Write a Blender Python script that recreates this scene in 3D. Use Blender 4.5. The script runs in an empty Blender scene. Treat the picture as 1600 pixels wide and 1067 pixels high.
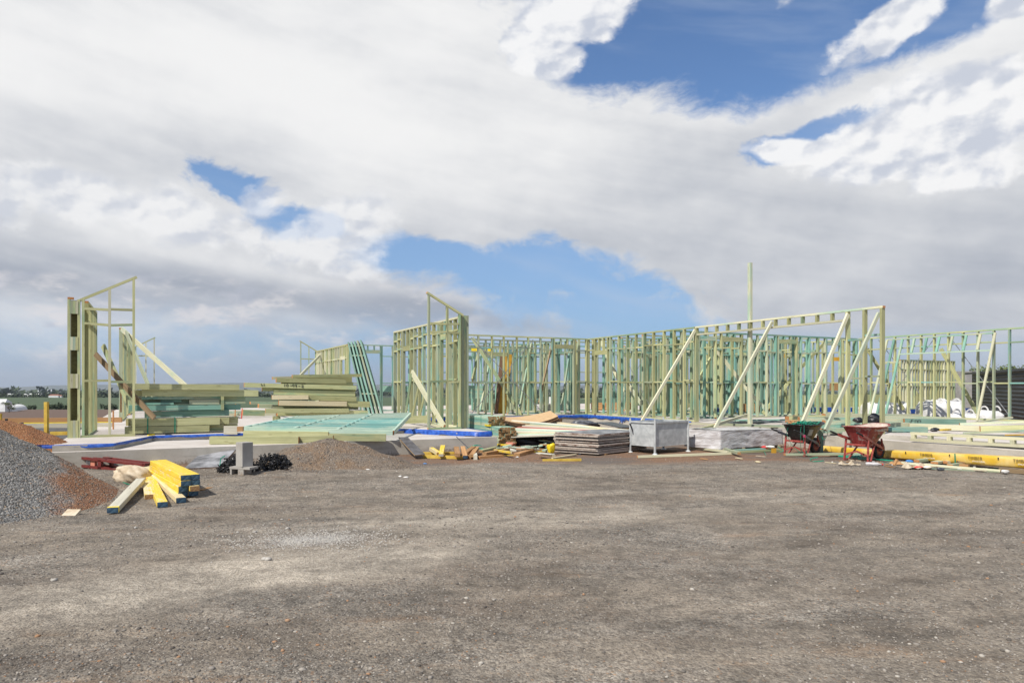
import bpy, math, random
import numpy as np
from mathutils import Vector, Matrix
R = math.radians
random.seed(7); rng = np.random.default_rng(11)
C = bpy.context.scene.collection
sc = bpy.context.scene

# ---------------------------------------------------------------- camera
EYE, F, HY, CX = 1.5, 1100.0, 604.0, 800.0       # eye height; focal length / horizon row in photo pixels
cam = bpy.data.cameras.new('camera'); co = bpy.data.objects.new('camera', cam); C.objects.link(co)
cam.sensor_width = 36.0; cam.lens = F/1600*36.0; cam.shift_y = (HY-533.5)/1600
cam.clip_start = 0.1; cam.clip_end = 30000
co.location = (0, 0, EYE); co.rotation_euler = (R(90), 0, 0)
sc.camera = co
sc.view_settings.view_transform = 'Standard'; sc.view_settings.look = 'None'
sc.view_settings.exposure = 0.0; sc.view_settings.gamma = 1.0
sc.view_settings.use_curve_mapping = False
sc.cycles.max_bounces = 6; sc.cycles.volume_bounces = 0

# ---------------------------------------------------------------- tiny node-expression helper
class E:
    def __init__(s, nt, sock): s.nt, s.s = nt, sock
    def _m(s, op, *o, clamp=False):
        n = s.nt.nodes.new('ShaderNodeMath'); n.operation = op; n.use_clamp = clamp
        for i, v in enumerate((s,)+o):
            if isinstance(v, E): s.nt.links.new(v.s, n.inputs[i])
            else: n.inputs[i].default_value = v
        return E(s.nt, n.outputs[0])
    def __add__(s, o): return s._m('ADD', o)
    __radd__ = __add__
    def __mul__(s, o): return s._m('MULTIPLY', o)
    __rmul__ = __mul__
    def __sub__(s, o): return s._m('SUBTRACT', o)
    def __rsub__(s, o): return (s*-1)+o
    def __truediv__(s, o): return s._m('DIVIDE', o)
    def sq(s): return s*s
    def sat(s): return s._m('ADD', 0.0, clamp=True)
    def mx(s, o): return s._m('MAXIMUM', o)
    def mn(s, o): return s._m('MINIMUM', o)
    def f(s, op, *a): return s._m(op, *a)
    def step(s, a, b):                       # smooth ramp a->b to 0->1
        n = s.nt.nodes.new('ShaderNodeMapRange'); n.interpolation_type = 'SMOOTHSTEP'
        s.nt.links.new(s.s, n.inputs[0])
        rev = a > b
        n.inputs[1].default_value = min(a, b); n.inputs[2].default_value = max(a, b)
        n.inputs[3].default_value = 1.0 if rev else 0.0; n.inputs[4].default_value = 0.0 if rev else 1.0
        return E(s.nt, n.outputs[0])
def vec(nt, x, y, z=0.0):
    n = nt.nodes.new('ShaderNodeCombineXYZ')
    for i, v in enumerate((x, y, z)):
        if isinstance(v, E): nt.links.new(v.s, n.inputs[i])
        else: n.inputs[i].default_value = v
    return n.outputs[0]
def noise(nt, v, scale, detail=4.0, rough=0.5, dist=0.0, out=0):
    n = nt.nodes.new('ShaderNodeTexNoise'); nt.links.new(v, n.inputs['Vector'])
    n.inputs['Scale'].default_value = scale; n.inputs['Detail'].default_value = detail
    n.inputs['Roughness'].default_value = rough; n.inputs['Distortion'].default_value = dist
    return E(nt, n.outputs[out])
def voro(nt, v, scale, feature='F1', out='Distance', rand=1.0):
    n = nt.nodes.new('ShaderNodeTexVoronoi'); nt.links.new(v, n.inputs['Vector']); n.feature = feature
    n.inputs['Scale'].default_value = scale; n.inputs['Randomness'].default_value = rand
    return E(nt, n.outputs[out])
def mix(nt, f, a, b, mode='MIX'):
    n = nt.nodes.new('ShaderNodeMix'); n.data_type = 'RGBA'; n.blend_type = mode
    for i, v in ((0, f), (6, a), (7, b)):
        if isinstance(v, E): nt.links.new(v.s, n.inputs[i])
        elif isinstance(v, bpy.types.NodeSocket): nt.links.new(v, n.inputs[i])
        elif isinstance(v, (tuple, list)): n.inputs[i].default_value = (*v[:3], 1)
        else: n.inputs[i].default_value = v
    return n.outputs[2]
def sep(nt, v):
    n = nt.nodes.new('ShaderNodeSeparateXYZ'); nt.links.new(v, n.inputs[0])
    return [E(nt, n.outputs[i]) for i in range(3)]

# ---------------------------------------------------------------- sun and sky
SUN_EL = 50.0
sdir = Vector((-0.61, -0.79, 0)).normalized()
sv = Vector((sdir.x*math.cos(R(SUN_EL)), sdir.y*math.cos(R(SUN_EL)), math.sin(R(SUN_EL))))
sl = bpy.data.lights.new('sun', 'SUN'); sl.energy = 5.0; sl.angle = R(0.53); sl.color = (1.0, 0.95, 0.87)
so = bpy.data.objects.new('sun', sl); C.objects.link(so)
so.rotation_euler = (-sv).to_track_quat('-Z', 'Y').to_euler(); so.location = (-30, -20, 40)

wd = bpy.data.worlds.new('World'); sc.world = wd; wd.use_nodes = True
nt = wd.node_tree; nt.nodes.clear()
out = nt.nodes.new('ShaderNodeOutputWorld'); bg = nt.nodes.new('ShaderNodeBackground')
nt.links.new(bg.outputs[0], out.inputs[0]); bg.inputs[1].default_value = 0.10
sky = nt.nodes.new('ShaderNodeTexSky'); sky.sky_type = 'NISHITA'; sky.sun_disc = False
sky.sun_elevation = R(SUN_EL); sky.sun_rotation = math.atan2(sdir.x, sdir.y); sky.air_density = 1.0; sky.dust_density = 0.8; sky.ozone_density = 1.5
tc = nt.nodes.new('ShaderNodeTexCoord')
D = tc.outputs['Generated']
dx, dy, dz = sep(nt, D)
az = dx.f('ARCTAN2', dy)
hor = (dx*dx+dy*dy).f('SQRT').mx(0.02)
t = dz/hor
# clouds live in (azimuth, tan elevation)
P0 = vec(nt, az, t, 0.0)
w1 = noise(nt, P0, 3.2, 5, 0.55)-0.5; w2 = noise(nt, vec(nt, az+7.3, t+2.1, 0), 3.2, 5, 0.55)-0.5
frac = noise(nt, vec(nt, az+w1*0.25, t*1.5+w2*0.25, 5.0), 7.5, 12, 0.63)-0.5        # ragged fractal edge
fine_ = noise(nt, vec(nt, az, t*1.2, 11.0), 24, 9, 0.62)-0.5
def blob(px, py, rx, ry, ang=0.0, k=0.05):
    a0 = math.atan((px-CX)/F); t0 = (HY-py)/F*math.cos(a0)
    rA = rx/F*math.cos(a0)**2; rT = ry/F
    c, s = math.cos(R(ang)), math.sin(R(ang))
    u = az+w1*k-a0; v = t+w2*k*0.7-t0
    uu = (u*c+v*s)/rA; vv = (v*c-u*s)/rT
    return 1.0-(uu*uu+vv*vv).f('SQRT')       # 1 at centre, 0 on the rim, negative outside
def union(bs):
    r = bs[0]
    for b in bs[1:]: r = r.mx(b)
    return r
# holes of blue in the grey-white sheet
holesA = union([blob(1030, 30, 240, 122, 0), blob(1240, 66, 250, 86, 10), blob(1480, -6, 320, 70, 14), blob(1180, -130, 600, 130, 0)])+frac*1.0+fine_*0.3
holesB = union([blob(700, 404, 120, 36, -2), blob(850, 432, 270, 60, -7), blob(940, 490, 230, 52, -8)])+frac*2.0+fine_*0.4
holesC = union([blob(372, 288, 95, 34, -16), blob(455, 345, 85, 32, 0), blob(515, 352, 42, 24, 0), blob(1270, 210, 115, 26, 16)])+frac*2.6+fine_*0.8
holesD = blob(905, 565, 640, 50, 0)+frac*0.3
low = t.step(0.125, 0.055)                   # hazy broken band above the horizon
sheet = (1.0-holesA.step(-0.06, 0.26))*(1.0-holesB.step(-0.05, 0.42)*0.93)*(1.0-holesC.step(0.0, 0.45)*0.95)*(1.0-holesD.step(-0.3, 0.6)*0.66)
lowc = (frac+w1*0.6).step(-0.16, 0.10)
sheet = sheet*(1.0-low*(az.step(0.10, -0.12))*(1.0-lowc*0.6)*0.80)
back = noise(nt, D, 2.3, 6, 0.55).step(0.42, 0.58)
front = dy.step(-0.15, 0.25)*t.step(1.05, 0.8)
sheet = sheet*front+back*(1.0-front)*0.9
K = 9.9                                       # colours below are final radiance; Background strength is 0.10
def col(r, g, b): return (r*K, g*K, b*K)
# soft layered sheet: streaks run gently down to the right
sk = t+az*0.22
streak = noise(nt, vec(nt, az*0.9+w1*0.3, sk*5.5+w2*0.2, 1.7), 3.2, 8, 0.55)-0.5
broad = noise(nt, vec(nt, az*0.9, sk*2.6, 4.0), 3.0, 5, 0.5)-0.5
emb = (noise(nt, vec(nt, az, t*1.4, 2.0), 9.0, 9, 0.58)-noise(nt, vec(nt, az+0.012, t*1.4-0.016, 2.0), 9.0, 9, 0.58))
g = t.step(0.04, 0.46)*0.23+0.51+broad*0.66+streak*0.34+emb*0.22+(az.step(0.1, -0.6)*0.08)*t.step(0.15, 0.4)
dk = union([blob(20, 440, 330, 32, -4), blob(430, 462, 330, 24, -8), blob(700, 492, 260, 20, -6)])+frac*0.2
g = g-dk.step(-0.5, 0.8)*0.24-blob(1400, 440, 520, 150, 0).step(-0.3, 0.7)*0.08-blob(300, 245, 520, 60, 4).step(-0.3, 0.8)*0.07-blob(1180, 260, 420, 60, -4).step(-0.3, 0.8)*0.08-blob(1330, 130, 260, 36, 24).step(-0.3, 0.8)*0.16
g = (g.mx(0.28).mn(0.92))*(front*0.75+0.25)
blue = mix(nt, 1.0, sky.outputs[0], (0.92, 1.12, 1.36), 'MULTIPLY')
blue = mix(nt, t.step(0.42, 0.06)*0.62, blue, col(0.23, 0.41, 0.70))
blue = mix(nt, (streak+broad).step(-0.05, 0.35)*0.35, blue, col(0.50, 0.58, 0.72))       # thin veil
sheetcol = mix(nt, g.step(0.15, 0.90), col(0.35, 0.39, 0.47), col(0.91, 0.91, 0.91))
skyc = mix(nt, sheet.sat(), blue, sheetcol)
# cumulus, shaded from the upper left
bl = noise(nt, vec(nt, az+w1*0.05, t*1.25, 0.3), 17, 12, 0.60)
bl2 = noise(nt, vec(nt, az+w1*0.05+0.010, t*1.25-0.013, 0.3), 17, 12, 0.60)
bl3 = noise(nt, vec(nt, az+w1*0.05, t*1.3, 7.3), 42, 9, 0.62); bl4 = noise(nt, vec(nt, az+w1*0.05+0.004, t*1.3-0.0055, 7.3), 42, 9, 0.62)
def puff(da, dt, sc, z):
    n = nt.nodes.new('ShaderNodeTexVoronoi'); n.voronoi_dimensions = '2D'; n.feature = 'SMOOTH_F1'; n.inputs['Scale'].default_value = sc; n.inputs['Smoothness'].default_value = 0.35
    nt.links.new(vec(nt, az+w1*0.06+frac*0.05+da, (t+dt)*1.25+fine_*0.03+w2*0.04+z, 0.0), n.inputs['Vector']); return E(nt, n.outputs['Distance'])
pf = puff(0, 0, 25, 3.0)
lit = (puff(0.010, -0.010, 11, 0.0)-puff(0, 0, 11, 0.0))*1.7+(puff(0.005, -0.006, 25, 3.0)-pf)*1.6+(bl-bl2)*1.2+(bl3-bl4)*0.5
cumA = union([blob(1480, 190, 160, 92, 6), blob(1385, 232, 140, 52, 8), blob(1265, 232, 90, 22, -4), blob(1500, 262, 110, 34, 0),
             blob(1385, 42, 125, 38, 20), blob(1590, 6, 50, 26, 0), blob(900, 15, 95, 62, 10), blob(852, 82, 62, 48, 0)])+frac*1.2+fine_*0.7+(0.45-pf)*0.35
cumB = union([blob(110, 300, 220, 44, -8), blob(300, 345, 200, 48, -12), blob(500, 388, 80, 34, -12), blob(545, 345, 80, 46, 20),
              blob(418, 318, 44, 30, 30), blob(8, 322, 60, 55, 0), blob(540, 418, 66, 18, -14)])+frac*2.2+fine_*1.3
ca = cumA.step(-0.04, 0.30); cb_ = cumB.step(-0.12, 0.50)
core = blob(1430, 245, 60, 22, 10).mx(blob(1520, 225, 60, 26, 60)).mx(blob(250, 300, 90, 18, -6)).mx(blob(90, 350, 120, 14, -6)).mx(blob(380, 345, 50, 14, 0))+frac*1.6
shA = (lit+(bl-0.5)*0.9+0.70-core.step(-0.3, 0.8)*0.16).step(0.05, 1.0)
cumcol = mix(nt, shA, col(0.60, 0.64, 0.73), col(0.95, 0.95, 0.955))
skyc = mix(nt, cb_.sat()*0.66, skyc, cumcol)
skyc = mix(nt, ca.sat()*0.97, skyc, cumcol)
# low haze with small far clouds
lowp = (noise(nt, vec(nt, az, t*2.6, 9.0), 10.0, 12, 0.6)-0.5+frac*0.3).step(-0.03, 0.13)*t.step(0.17, 0.11)*t.step(0.008, 0.035)*az.step(0.05, -0.15)
skyc = mix(nt, lowp.sat()*0.70, skyc, mix(nt, shA, col(0.50, 0.53, 0.62), col(0.80, 0.77, 0.78)))
skyc = mix(nt, t.step(0.055, 0.0)*0.72, skyc, col(0.36, 0.44, 0.57))
skyc = mix(nt, t.step(0.0, -0.02), skyc, col(0.14, 0.13, 0.12))
nt.links.new(skyc, bg.inputs[0])
wd.cycles.sampling_method = 'MANUAL'; wd.cycles.sample_map_resolution = 512
# ---------------------------------------------------------------- materials
def new_mat(name, rough=0.8):
    m = bpy.data.materials.new(name); m.use_nodes = True
    nt = m.node_tree; b = nt.nodes['Principled BSDF']; b.inputs['Roughness'].default_value = rough
    return m, nt, b
def objinfo(nt): return E(nt, nt.nodes.new('ShaderNodeObjectInfo').outputs['Random'])
def ocoord(nt): return nt.nodes.new('ShaderNodeTexCoord').outputs['Object']
def bump(nt, b, h, strength=0.3, dist=0.01):
    n = nt.nodes.new('ShaderNodeBump'); n.inputs['Strength'].default_value = strength; n.inputs['Distance'].default_value = dist
    nt.links.new(h.s, n.inputs['Height']); nt.links.new(n.outputs[0], b.inputs['Normal'])
def wood(name, c1, c2, blotch=0.35, alt=None, altamt=0.0, rough=0.75, knots=0.5, var=0.22):
    """board timber: grain runs along local x; a per-object random shifts tone and how much of the second stain shows"""
    m, nt, b = new_mat(name, rough)
    x, y, z = sep(nt, ocoord(nt)); rnd = objinfo(nt)
    off = rnd*37.0
    g = noise(nt, vec(nt, x*0.9+off, y*26, z*26), 1.6, 5, 0.6)
    bl = noise(nt, vec(nt, x*1.3+off, y*3+off, z*3), 1.7, 3, 0.55)
    c = mix(nt, g.step(0.3, 0.72), c1, c2)
    dark = tuple(v*0.62 for v in c1)
    c = mix(nt, bl.step(0.48, 0.8)*blotch, c, dark)
    if alt:
        a2 = noise(nt, vec(nt, x*0.8+off*1.7, y*5, z*5+off), 1.4, 4, 0.6)
        c = mix(nt, (a2+(rnd-0.5)*0.35).step(0.62-altamt*0.5, 0.86-altamt*0.5), c, alt)
    k = voro(nt, vec(nt, x*1.6+off, y*9, z*9), 1.5)
    c = mix(nt, k.step(0.16, 0.05)*knots, c, (0.10, 0.06, 0.025))
    v = (rnd*7.31).f('FRACT')*var*2+(1-var)
    c = mix(nt, 1.0, c, vec(nt, v, v, v*0.98), 'MULTIPLY')
    nt.links.new(c, b.inputs['Base Color']); bump(nt, b, g, 0.25, 0.003)
    return m
def mottled(name, c1, c2, scale=4, rough=0.8, metal=0.0, bs=0.2, bd=0.01, detail=6, lo=0.35, hi=0.68, world=False):
    m, nt, b = new_mat(name, rough); b.inputs['Metallic'].default_value = metal
    if world: v = nt.nodes.new('ShaderNodeNewGeometry').outputs['Position']
    else: v = ocoord(nt)
    n = noise(nt, v, scale, detail, 0.6)
    c = mix(nt, n.step(lo, hi), c1, c2)
    nt.links.new(c, b.inputs['Base Color'])
    if bs: bump(nt, b, n, bs, bd)
    return m
M = {}
M['pine'] = wood('treated_pine', (0.39, 0.39, 0.19), (0.54, 0.53, 0.295), alt=(0.25, 0.36, 0.22), altamt=0.22)
M['pinepale'] = wood('pale_treated_pine', (0.52, 0.51, 0.35), (0.66, 0.63, 0.45), blotch=0.15, alt=(0.38, 0.49, 0.38), altamt=0.14, knots=0.3)
M['teal'] = wood('blue_green_treated_pine', (0.15, 0.33, 0.26), (0.26, 0.45, 0.365), alt=(0.45, 0.45, 0.31), altamt=0.40)
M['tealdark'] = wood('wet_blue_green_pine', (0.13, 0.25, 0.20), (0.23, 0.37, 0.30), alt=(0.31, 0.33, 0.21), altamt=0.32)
M['mixed'] = wood('patchy_treated_pine', (0.30, 0.35, 0.24), (0.43, 0.45, 0.30), alt=(0.19, 0.37, 0.33), altamt=0.34)
M['tealpale'] = wood('pale_blue_green_pine', (0.34, 0.47, 0.39), (0.50, 0.60, 0.50), blotch=0.12, alt=(0.20, 0.42, 0.39), altamt=0.36, knots=0.4)
M['olive'] = wood('olive_treated_pine', (0.30, 0.30, 0.14), (0.44, 0.43, 0.225), alt=(0.18, 0.24, 0.15), altamt=0.2)
M['oliveshade'] = wood('shade_toned_timber', (0.10, 0.085, 0.03), (0.16, 0.14, 0.06), blotch=0.3)  # same pine as the post, darkened so the recess shade is in its colour
M['cream'] = wood('bare_pine', (0.60, 0.50, 0.31), (0.74, 0.64, 0.44), blotch=0.1, knots=0.3)
M['rawbrown'] = wood('raw_brown_offcut', (0.34, 0.17, 0.065), (0.47, 0.27, 0.12), blotch=0.3)
M['brace'] = wood('weathered_brown_brace', (0.20, 0.135, 0.07), (0.30, 0.21, 0.12), blotch=0.3)
M['formply'] = wood('muddy_formply_edge', (0.42, 0.34, 0.28), (0.64, 0.56, 0.49), blotch=0.35, alt=(0.20, 0.12, 0.09), altamt=0.22, knots=0)
M['formface'] = mottled('formply_face', (0.055, 0.05, 0.05), (0.13, 0.125, 0.13), 6, 0.45, bs=0.1)
M['formpale'] = mottled('weathered_formply_face', (0.10, 0.10, 0.105), (0.36, 0.36, 0.37), 4, 0.42, bs=0.1)
M['prop'] = wood('pale_prop_pine', (0.56, 0.54, 0.38), (0.69, 0.66, 0.50), blotch=0.12, knots=0.3, alt=(0.45, 0.52, 0.40), altamt=0.08)
M['paleend'] = wood('pale_green_moulding', (0.36, 0.50, 0.40), (0.50, 0.60, 0.47), blotch=0.1, knots=0)
M['primed'] = wood('white_primed_moulding', (0.58, 0.56, 0.47), (0.72, 0.70, 0.62), blotch=0.15, knots=0, rough=0.6)
M['redprime'] = wood('red_primed_moulding', (0.42, 0.13, 0.10), (0.52, 0.20, 0.16), blotch=0.2, knots=0)
M['greybrd'] = wood('grey_board', (0.44, 0.41, 0.33), (0.56, 0.53, 0.44), blotch=0.2)
M['plybrown'] = wood('brown_plywood', (0.42, 0.27, 0.13), (0.56, 0.39, 0.22), blotch=0.25, knots=0)
M['plyedge'] = wood('dark_ply_edge', (0.13, 0.065, 0.035), (0.22, 0.12, 0.07), blotch=0.3, knots=0)
def yellow_wood():
    m, nt, b = new_mat('yellow_stained_lvl', 0.6)
    x, y, z = sep(nt, ocoord(nt)); rnd = objinfo(nt); off = rnd*31
    wear = noise(nt, vec(nt, x*2.2+off, y*7, z*7), 2.2, 7, 0.68)
    g = noise(nt, vec(nt, x*1.2+off, y*40, z*40), 2, 4, 0.5)
    c = mix(nt, g.step(0.35, 0.7), (0.70, 0.47, 0.03), (0.80, 0.60, 0.06))
    bare = mix(nt, g.step(0.3, 0.7), (0.62, 0.50, 0.27), (0.73, 0.63, 0.40))
    c = mix(nt, (wear+(rnd-0.42)*0.40).step(0.47, 0.62), c, bare)
    c = mix(nt, noise(nt, vec(nt, x*3+off, y*9, z*9), 3, 5, 0.6).step(0.6, 0.8)*0.5, c, (0.28, 0.19, 0.06))
    nt.links.new(c, b.inputs['Base Color']); bump(nt, b, g, 0.25, 0.003)
    return m
M['yellow'] = yellow_wood()
M['yellowdim'] = mottled('faded_yellow_timber', (0.52, 0.33, 0.04), (0.66, 0.47, 0.08), 7, 0.7)
M['endblue'] = mottled('blue_painted_end', (0.015, 0.05, 0.095), (0.07, 0.14, 0.20), 22, 0.75)
M['endorange'] = mottled('orange_end_grain', (0.42, 0.17, 0.06), (0.56, 0.27, 0.10), 30, 0.8)
M['endbrown'] = mottled('brown_end_grain', (0.25, 0.13, 0.05), (0.42, 0.25, 0.11), 40, 0.8)
M['membrane'] = mottled('blue_membrane', (0.010, 0.055, 0.30), (0.035, 0.125, 0.50), 11, 0.4, bs=0.5, bd=0.02)
M['redpaint'] = mottled('worn_red_paint', (0.25, 0.035, 0.03), (0.42, 0.10, 0.08), 26, 0.45)
M['reddark'] = mottled('dark_red_steel', (0.13, 0.02, 0.018), (0.20, 0.035, 0.03), 9, 0.5)
M['salmon'] = mottled('salmon_timber_block', (0.55, 0.20, 0.13), (0.62, 0.27, 0.18), 20, 0.8)
M['tub'] = mottled('black_plastic_tub', (0.012, 0.012, 0.013), (0.035, 0.034, 0.034), 12, 0.32)
def red_tub():
    m, nt, b = new_mat('concrete_splashed_red_tub', 0.55)
    o = ocoord(nt); n = noise(nt, o, 9, 7, 0.68); n2 = noise(nt, o, 34, 4, 0.6)
    c = mix(nt, n2.step(0.4, 0.7), (0.24, 0.028, 0.028), (0.34, 0.055, 0.045))
    c = mix(nt, n.step(0.50, 0.64)*0.75, c, (0.45, 0.36, 0.32))
    nt.links.new(c, b.inputs['Base Color']); bump(nt, b, n, 0.3, 0.01); return m
M['redtub'] = red_tub()
M['cemdry'] = mottled('dried_concrete_lining', (0.42, 0.33, 0.27), (0.58, 0.49, 0.42), 12, 0.9, bs=0.5)
M['rubber'] = mottled('black_rubber', (0.015, 0.015, 0.015), (0.05, 0.047, 0.045), 20, 0.8)
M['galv'] = mottled('galvanised_steel', (0.42, 0.435, 0.43), (0.60, 0.615, 0.605), 7, 0.55, metal=0.2, detail=8, bs=0.05)
M['steel'] = mottled('thin_steel_strap', (0.35, 0.36, 0.38), (0.5, 0.5, 0.52), 10, 0.45, metal=0.7, bs=0)
M['white'] = mottled('white_woven_bag', (0.58, 0.57, 0.55), (0.76, 0.75, 0.73), 5, 0.8, bs=0.6, bd=0.04)
M['tanbag'] = mottled('dirty_canvas_sandbag', (0.46, 0.36, 0.24), (0.62, 0.53, 0.40), 9, 0.9, bs=0.4, bd=0.02)
M['blackpl'] = mottled('black_plastic_sheet', (0.012, 0.012, 0.014), (0.05, 0.05, 0.055), 9, 0.3, bs=0.6, bd=0.03)
M['greystrap'] = mottled('grey_plastic', (0.05, 0.055, 0.07), (0.12, 0.13, 0.15), 12, 0.4)
M['green'] = mottled('green_plastic_strap', (0.0, 0.19, 0.11), (0.01, 0.28, 0.17), 20, 0.4, bs=0)
M['ochre'] = mottled('ochre_form_panel', (0.42, 0.22, 0.015), (0.55, 0.31, 0.03), 5, 0.6)
M['yellowbox'] = mottled('bright_yellow_plastic', (0.72, 0.52, 0.01), (0.80, 0.62, 0.02), 9, 0.45)
M['black'] = mottled('black_print', (0.015, 0.015, 0.015), (0.03, 0.03, 0.03), 9, 0.6, bs=0)
M['whiteprint'] = mottled('white_print', (0.7, 0.7, 0.66), (0.78, 0.78, 0.74), 9, 0.6, bs=0)
M['bluepen'] = mottled('blue_crayon', (0.03, 0.12, 0.5), (0.06, 0.2, 0.6), 9, 0.6, bs=0)
M['card'] = mottled('torn_cardboard', (0.40, 0.32, 0.22), (0.56, 0.48, 0.36), 14, 0.85)
M['plywhite'] = mottled('pale_paper_scrap', (0.66, 0.63, 0.58), (0.78, 0.76, 0.72), 14, 0.8)
M['red'] = mottled('red_plastic', (0.5, 0.03, 0.03), (0.6, 0.06, 0.04), 10, 0.5, bs=0)
M['pink'] = mottled('pink_tape', (0.8, 0.03, 0.18), (0.85, 0.05, 0.22), 10, 0.5, bs=0)
M['bluepl'] = mottled('light_blue_plastic', (0.05, 0.22, 0.55), (0.1, 0.3, 0.62), 10, 0.4, bs=0)
M['shed'] = mottled('charcoal_corrugated_steel', (0.035, 0.037, 0.04), (0.055, 0.058, 0.062), 3, 0.5, bs=0)
M['greywall'] = mottled('grey_block_wall', (0.30, 0.285, 0.27), (0.42, 0.40, 0.38), 3, 0.9)
M['houseroof'] = mottled('far_roof', (0.25, 0.10, 0.07), (0.32, 0.15, 0.10), 3, 0.9, bs=0)
M['housewall'] = mottled('far_white_wall', (0.62, 0.62, 0.61), (0.74, 0.74, 0.73), 3, 0.9, bs=0)
def cloudy_wrap():
    m, nt, b = new_mat('clear_pallet_wrap', 0.28)
    o = ocoord(nt); x, y, z = sep(nt, o)
    n = noise(nt, vec(nt, x*1.2+z*2.0, y*1.2, z*9-x*2), 3.0, 7, 0.6, 0.7)
    c = mix(nt, n.step(0.36, 0.68), (0.50, 0.47, 0.46), (0.74, 0.73, 0.74))
    c = mix(nt, (z*38.0).f('SINE').step(0.2, 0.9)*0.18, c, (0.26, 0.22, 0.20))
    nt.links.new(c, b.inputs['Base Color']); bump(nt, b, n, 0.6, 0.03); return m
M['wrap'] = cloudy_wrap()
def yellow_wrap():
    m, nt, b = new_mat('yellow_printed_wrap', 0.38)
    o = ocoord(nt); n = noise(nt, o, 2.2, 5, 0.55, 0.6)
    c = mix(nt, n.step(0.40, 0.66), (0.68, 0.42, 0.035), (0.74, 0.54, 0.20))
    nt.links.new(c, b.inputs['Base Color']); bump(nt, b, n, 0.55, 0.03); return m
M['ywrap'] = yellow_wrap()
def concrete(name, c1, c2, stain=(0.20, 0.17, 0.14), amt=0.5):
    m, nt, b = new_mat(name, 0.85)
    p = nt.nodes.new('ShaderNodeNewGeometry').outputs['Position']; x, y, z = sep(nt, p)
    n = noise(nt, p, 1.3, 7, 0.6); n2 = noise(nt, p, 28, 5, 0.6)
    st = noise(nt, vec(nt, x*1.2, y*1.2, z*9), 1.1, 6, 0.62)
    c = mix(nt, n.step(0.35, 0.65), c1, c2); c = mix(nt, n2.step(0.55, 0.75)*0.35, c, tuple(v*0.6 for v in c1))
    c = mix(nt, st.step(0.50, 0.72)*amt, c, stain)
    mud = (z*-4.2+(n-0.5)*2.6+(n2-0.5)*1.2+1.0).step(0.35, 0.75)
    c = mix(nt, mud*0.75, c, (0.20, 0.135, 0.085))
    nt.links.new(c, b.inputs['Base Color']); bump(nt, b, n2, 0.25, 0.006); return m
M['conc'] = concrete('formed_concrete', (0.40, 0.37, 0.315), (0.52, 0.485, 0.425))
M['deck'] = concrete('pale_slab_concrete', (0.48, 0.43, 0.385), (0.60, 0.555, 0.51), (0.38, 0.32, 0.27), 0.35)
M['block'] = concrete('cement_block', (0.33, 0.31, 0.28), (0.42, 0.40, 0.365), (0.24, 0.20, 0.16), 0.35)

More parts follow.
